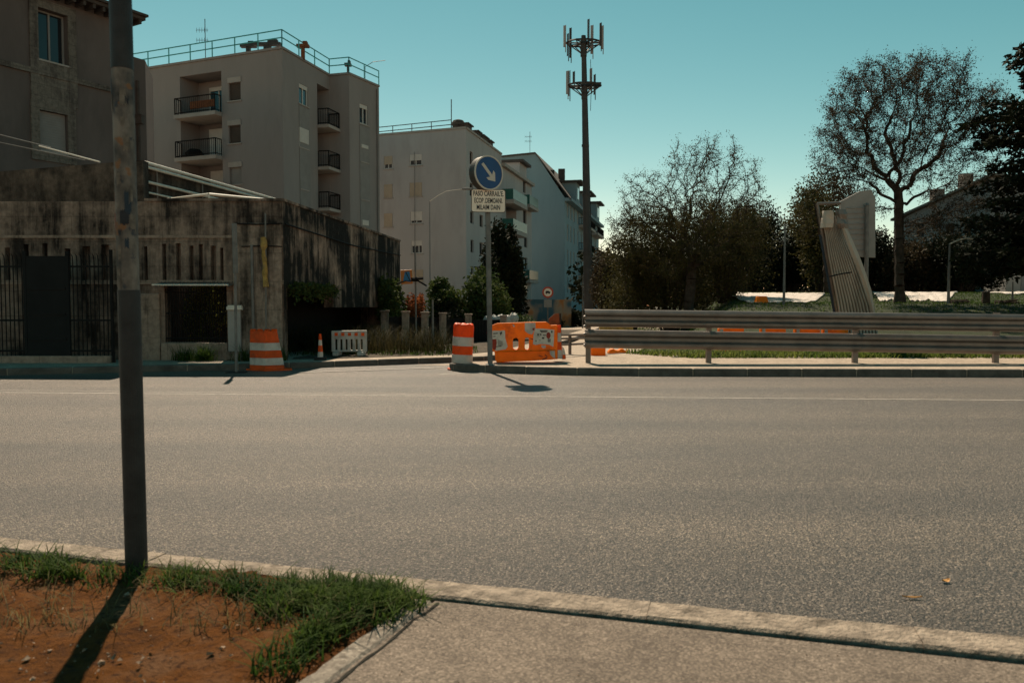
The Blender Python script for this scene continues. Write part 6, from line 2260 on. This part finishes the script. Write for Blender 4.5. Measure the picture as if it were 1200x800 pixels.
# dark masses further back
for i, (px, w, ytop, Yq, mt, lab) in enumerate((
    (880, 46, 238, 58, 'leaf_dark', 'dark evergreen tree just right of the broad tree'),
    (925, 44, 262, 55, 'leaf_dark', 'dark shrub mass behind the long white sheet'),
    (962, 40, 214, 50, 'leaf_olive', 'loose olive tree behind the corrugated panel'),
    (1012, 40, 268, 56, 'leaf_dark', 'dark bush between the corrugated panel and the tall trunk'),
    (1075, 44, 276, 54, 'leaf_brown', 'brown bare bush right behind the tall trunk'),
    (1125, 46, 268, 52, 'leaf_dark', 'dark bush behind the lamp post with the horizontal arm'),
    (1180, 50, 250, 60, 'leaf_dark', 'dark shrub behind the conifer'),
    (1250, 60, 200, 58, 'leaf_dark', 'dark shrub at the far end past the conifer'))):
    kq = Yq / F
    x = at(px, 340, Yq).x
    z0 = lz(x, Yq) - 0.1
    top = at(px, ytop, Yq).z
    bush('shrub_tree', lab, 'tree', (x, Yq, z0), (w * kq * 1.3, 3.4, (top - z0) * 0.98), 16000, 0.2, M[mt], lobes=22, seed=20 + i, hollow=0.15)

# tall tree with forked trunk
Y = 35.0; k = Y / F
base = W3(1054, 366, Y); base[2] = lz(base[0], Y)
att = np.concatenate([
    ellipsoid_pts(g0, 620, W3(1052, 140, Y), (92 * k, 75 * k, 78 * k), 0.35),
    ellipsoid_pts(g0, 260, W3(1000, 180, Y), (46 * k, 50 * k, 62 * k), 0.1),
    ellipsoid_pts(g0, 220, W3(1112, 175, Y), (52 * k, 50 * k, 66 * k), 0.1),
    ellipsoid_pts(g0, 90, W3(1100, 85, Y), (44 * k, 40 * k, 26 * k), 0.0),
    ellipsoid_pts(g0, 90, W3(1020, 95, Y), (46 * k, 40 * k, 26 * k), 0.0),
    ellipsoid_pts(g0, 70, W3(1005, 235, Y), (30 * k, 40 * k, 26 * k), 0.0),
    ellipsoid_pts(g0, 90, W3(1120, 245, Y), (40 * k, 40 * k, 34 * k), 0.0),
    ellipsoid_pts(g0, 80, W3(1165, 130, Y), (26 * k, 40 * k, 34 * k), 0.0)])
tree('tall_tree', 'tall forked tree with sparse dark crown rising right of the corrugated panel', base, W3(1053, 225, Y), att, 0.25, 2.6, 0.46, 0.012, 0.30,
     70000, 0.07, M['leaf_brown'], seed=9, twig_n=9, twig_len=0.55, leaf_spread=0.06, expo=2.3)

# sparse top of a tree behind the panel
Y = 46.0; k = Y / F
base = W3(968, 350, Y); base[2] = lz(base[0], Y)
att = np.concatenate([ellipsoid_pts(g0, 200, W3(966, 232, Y), (34 * k, 30 * k, 36 * k), 0.0), ellipsoid_pts(g0, 120, W3(945, 255, Y), (24 * k, 30 * k, 30 * k))])
tree('sparse_tree', 'small sparse tree showing sky through its top behind the corrugated panel', base, W3(966, 285, Y), att, 0.3, 2.4, 0.5, 0.016, 0.2,
     3500, 0.16, M['leaf_olive'], seed=12, twig_n=4, twig_len=0.6, leaf_spread=0.15)

wl_ = []
for k in range(60):
    Yw = random.uniform(66, 80)
    pxw = random.uniform(700, 1290)
    hw_ = at(pxw, 300 + random.uniform(-22, 26), Yw).z
    cx = at(pxw, 340, Yw).x
    d = rng.normal(size=(620, 3)); d /= np.linalg.norm(d, axis=1)[:, None]
    d *= rng.uniform(0.25, 1, 620)[:, None] ** 0.5
    q = np.array([cx, Yw, 1.4 + (hw_ - 1.4) * 0.45]) + d * np.array([3.4, 2.2, (hw_ - 1.4) * 0.56])
    wl_.append(q[q[:, 2] > 1.4])
tag(leaves('treeline', np.concatenate(wl_), 0.5, M['leaf_dark']), 'dark mass of woods closing the park far behind the lawn', 'woods', kind='stuff')

def conifer():
    Y = 31.0; k = Y / F
    b = at(1232, 366, Y)
    zb = lz(b.x, Y)
    e = empty('conifer_tree', (b.x, Y, zb), 'dark layered conifer leaning into the frame beside the white shed', 'tree')
    ztop = at(1232, -25, Y).z
    m = MB(); m.tube((b.x, Y, zb - 0.1), (b.x, Y, ztop), 0.34, 0.05, n=10)
    g = np.random.default_rng(31)
    C = []
    tiers = [(20, 20), (58, 62), (82, 40), (120, 100), (138, 118), (158, 92), (185, 76), (205, 100), (232, 84), (255, 118), (275, 95), (292, 108), (312, 72)]
    for (py, reach) in tiers:
        zc = at(1232, py, Y).z
        nb = 11
        for j in range(nb):
            a = 2 * math.pi * (j + g.uniform(-0.3, 0.3)) / nb
            R_ = reach * k * g.uniform(0.72, 1.0)
            droop = g.uniform(-0.25, 0.12)
            p0 = Vector((b.x, Y, zc - 0.1))
            p1 = p0 + Vector((math.cos(a) * R_ * 0.55, math.sin(a) * R_ * 0.55, 0.12))
            p2 = p0 + Vector((math.cos(a) * R_, math.sin(a) * R_, droop))
            m.path([p0, p1, p2], [0.06, 0.035, 0.008], 5)
            nn = int(260 * max(0.5, R_ / 3))
            t = g.uniform(0.18, 1.03, nn)
            q = np.array(p0)[None] * (1 - t)[:, None] + np.array(p2)[None] * t[:, None]
            wdt = 0.55 * np.sin(np.clip(t, 0, 1) * np.pi * 0.85 + 0.25)
            q[:, 0] += -math.sin(a) * g.normal(0, 1, nn) * wdt * 0.62
            q[:, 1] += math.cos(a) * g.normal(0, 1, nn) * wdt * 0.62
            q[:, 2] += g.normal(0.02, 0.10, nn) - 0.25 * np.abs(g.normal(0, 0.5, nn)) * wdt
            C.append(q)
    m.build('trunk', M['bark'], e)
    C = np.concatenate(C)
    leaves('crown', C, 0.26, M['leaf_dark'], e, 0.45, 0.42)
conifer()

# house and shed seen through the trees
def hill_house():
    Y = 75
    e = empty('hill_house', (at(1110, 330, Y).x, Y, lz(20, 75)), 'pale house with a sloping roof half hidden behind the tall tree', 'house')
    zg = 1.5
    A_, B_ = at(1052, 270, Y), at(1160, 270, Y - 8)
    pl = Plane(A_, B_)
    ze = at(1052, 258, Y).z; zr = at(1150, 212, Y - 6).z
    H = [pl.rect(1074, 262, 1083, 278), pl.rect(1108, 262, 1118, 280), pl.rect(1130, 260, 1138, 278)]
    mb = MB()
    facade(mb, pl, 0, pl.L, zg, ze, H, 0.2)
    mb.add([pl.pt(0, ze), pl.pt(pl.L, ze), pl.pt(pl.L, zr), pl.pt(0, ze)], [(0, 1, 2)])
    d = -pl.n * 9
    mb.quad(pl.pt(pl.L, zg), pl.pt(pl.L, zg) + d, pl.pt(pl.L, zr) + d, pl.pt(pl.L, zr))
    mb.quad(pl.pt(0, zg), pl.pt(0, zg) + d, pl.pt(0, ze) + d, pl.pt(0, ze))
    mb.build('wall', M['stucco1'], e)
    for h in H: window(e, pl, h, 0.15, frame='frame_d', mull=1)
    r = MB()
    p, q = pl.pt(-0.5, ze - 0.05, 0.4), pl.pt(pl.L + 0.4, zr + 0.1, 0.4)
    up = Vector((0, 0, 0.2))
    vs = [p, q, q + d * 1.05, p + d * 1.05]
    r.add(vs + [v + up for v in vs], [(0, 1, 2, 3), (7, 6, 5, 4), (0, 4, 5, 1), (1, 5, 6, 2), (2, 6, 7, 3), (3, 7, 4, 0)])
    rf = r.build('roof', M['roof_grey'], e)
    c = MB()
    for px, py in ((1105, 232), (1139, 214)):
        s = at(px, py, Y - 4); c.box((s.x, s.y + 1, s.z), (0.9, 0.9, 1.8)); c.build('chimney', M['roof_grey'], rf); c = MB()
    Y = 56
    c = at(1180, 320, Y)
    s = empty('white_shed', (c.x, Y, lz(c.x, Y)), 'small whitewashed shed wall showing under the dark conifer', 'shed')
    w = MB(); zt = at(1180, 304, Y).z; zb = lz(c.x, Y) - 0.1
    w.box((c.x, Y, (zt + zb) / 2), (28 * Y / F, 2.5, zt - zb))
    w.build('wall', M['trim'], s)
    w = MB(); w.box((c.x, Y, zt + 0.08), (31 * Y / F, 2.9, 0.14)); w.build('roof', M['roof'], s)
    w = MB(); w.box((c.x + 0.5, Y - 1.27, zb + 0.9), (0.6, 0.05, 1.6)); w.build('door', M['panel_grey'], s)
M['roof_grey'] = basic('grey_brown_roof', (0.14, 0.12, 0.105), 0.9, 0.25, 3)
hill_house()

# shrubs down the side street
for i, (px, w, ytop, ybase, Yq, mt, leaf, nleaf, lab, nm) in enumerate((
    (458, 20, 327, 372, 29.5, 'leaf_green', 0.13, 4200, 'rounded green bush at the end of the concrete building', 'bush'),
    (488, 17, 344, 372, 30.5, 'leaf_red', 0.12, 1900, 'rust red shrub behind the stone pillar fence', 'shrub'),
    (546, 46, 312, 385, 33, 'leaf_green', 0.16, 8500, 'large dark green bush behind the blue sign pole', 'bush'),
    (520, 22, 350, 385, 32, 'leaf_dark', 0.15, 3000, 'low dark shrub left of the large green bush', 'shrub'),
    (594, 24, 262, 385, 38, 'leaf_dark', 0.2, 8500, 'dark upright evergreen tree beside the green balconies', 'evergreen_tree'),
    (572, 16, 296, 385, 36, 'leaf_dark', 0.18, 3600, 'dark narrow evergreen just left of the balconies', 'evergreen_tree'),
    (672, 18, 362, 395, 52, 'leaf_dark', 0.2, 2200, 'dark hedge clump at the end of the side street', 'bush'),
    (640, 20, 372, 395, 50, 'leaf_dark', 0.2, 1800, 'dark low hedge before the graffiti wall', 'bush'),
    (600, 26, 369, 398, 31.5, 'leaf_green', 0.1, 2200, 'low yellow green hedge behind the orange barrier', 'bush'))):
    kq = Yq / F
    x = at(px, 360, Yq).x
    top = at(px, ytop, Yq).z
    bush(nm, lab, 'tree' if 'tree' in nm else 'bush', (x, Yq, 0.1), (w * kq * 1.3, 1.5, (top - 0.1) * 0.98), int(nleaf * 1.6), leaf, M[mt], lobes=11 if 'tree' not in nm else 16, seed=40 + i)

# ivy hanging over the undercroft opening and bush inside it; greenery inside the grille
def ivy():
    e = empty('ivy', CF2.pt(1.5, 1.9, 0.0), 'ivy spilling from the top of the dark opening in the concrete side wall', 'ivy')
    n = 1500
    u = rng.uniform(CF2.px(338, 345)[0], CF2.px(388, 345)[0], n)
    z = CF2.px(350, 338)[1] + 0.12 - np.abs(rng.normal(0, 0.16, n)) - 0.0
    o = rng.uniform(-0.15, 0.28, n)
    C = np.stack([[*CF2.pt(a, b, c)] for a, b, c in zip(u, z, o)])
    leaves('foliage', C, 0.12, M['leaf_green'], e)
ivy()
bx = CF1.pt(CF1.px(232, 380)[0], 0.15, -1.6)
bush('shrub', 'shrub growing behind the barred window of the concrete building', 'shrub', (bx.x, bx.y, 0.16), (1.4, 0.8, 2.5), 5200, 0.1, M['leaf_yard'], lobes=8, seed=70)

# weeds and verge grass (nobody could count them)
w1, w2, w3 = [], [], []
for i in range(2600):
    px = random.uniform(332, 560)
    Yg = random.uniform(21.5, 26.5)
    x = at(px, 400, Yg).x
    xe = np.interp(Yg, [18.9, 20.5, 21.3, 23.2, 33], [-5.3, -2.4, -0.75, 0.3, 2.5]) - 0.5
    if x > xe - 0.6 or x < -6 or random.random() < 0.2: continue
    w1.append((x, Yg, 0.14))
for c in range(120):
    px, Yg = random.uniform(334, 530), random.uniform(22.2, 26.2)
    x = at(px, 400, Yg).x
    for i in range(24):
        w2.append((x + random.gauss(0, 0.14), Yg + random.gauss(0, 0.12), 0.14))
for c in range(26):
    px = random.choice([random.uniform(196, 262), random.uniform(225, 258), random.uniform(270, 340)])
    Yg = random.uniform(19.45, 19.8)
    x = at(px, 410, Yg).x
    for i in range(26):
        w3.append((x + random.gauss(0, 0.07), Yg + random.gauss(0, 0.04), 0.14))
tag(blades('verge_grass', w1, 0.04, 0.14, 0.022, M['grass'], 0.8), 'bright green verge grass behind the cone and white barrier', 'grass', kind='stuff')
tag(blades('tall_weeds', w2, 0.25, 0.95, 0.016, M['weed'], 0.7), 'tall dry weeds in front of the dark undercroft', 'weeds', kind='stuff')
tag(blades('wall_weeds', w3, 0.12, 0.5, 0.016, M['grass'], 0.9), 'weeds along the foot of the concrete front wall', 'weeds', kind='stuff')
w4, w5 = [], []
for i in range(7500):
    x, Yg = random.uniform(3.2, 15), random.uniform(20.3, 22.6)
    if x < 3.3 + 0.9 * (22 - Yg) * 0.8: continue
    w4.append((x, Yg, 0.15))
for i in range(24000):
    x, Yg = random.uniform(6, 32), random.uniform(30, 50)
    w5.append((x, Yg, lz(x, Yg) - 0.01))
tag(blades('lawn_grass', w4, 0.06, 0.22, 0.03, M['grass_lit'], 0.9), 'strip of bright lawn grass behind the guard rail', 'grass', kind='stuff')
tag(blades('bank_grass', w5, 0.04, 0.13, 0.03, M['grass'], 0.9), 'lawn grass coloured darker for tree shade on the bank below the white sheets', 'grass', kind='stuff')  # tree shade on the bank is put into the blade colour
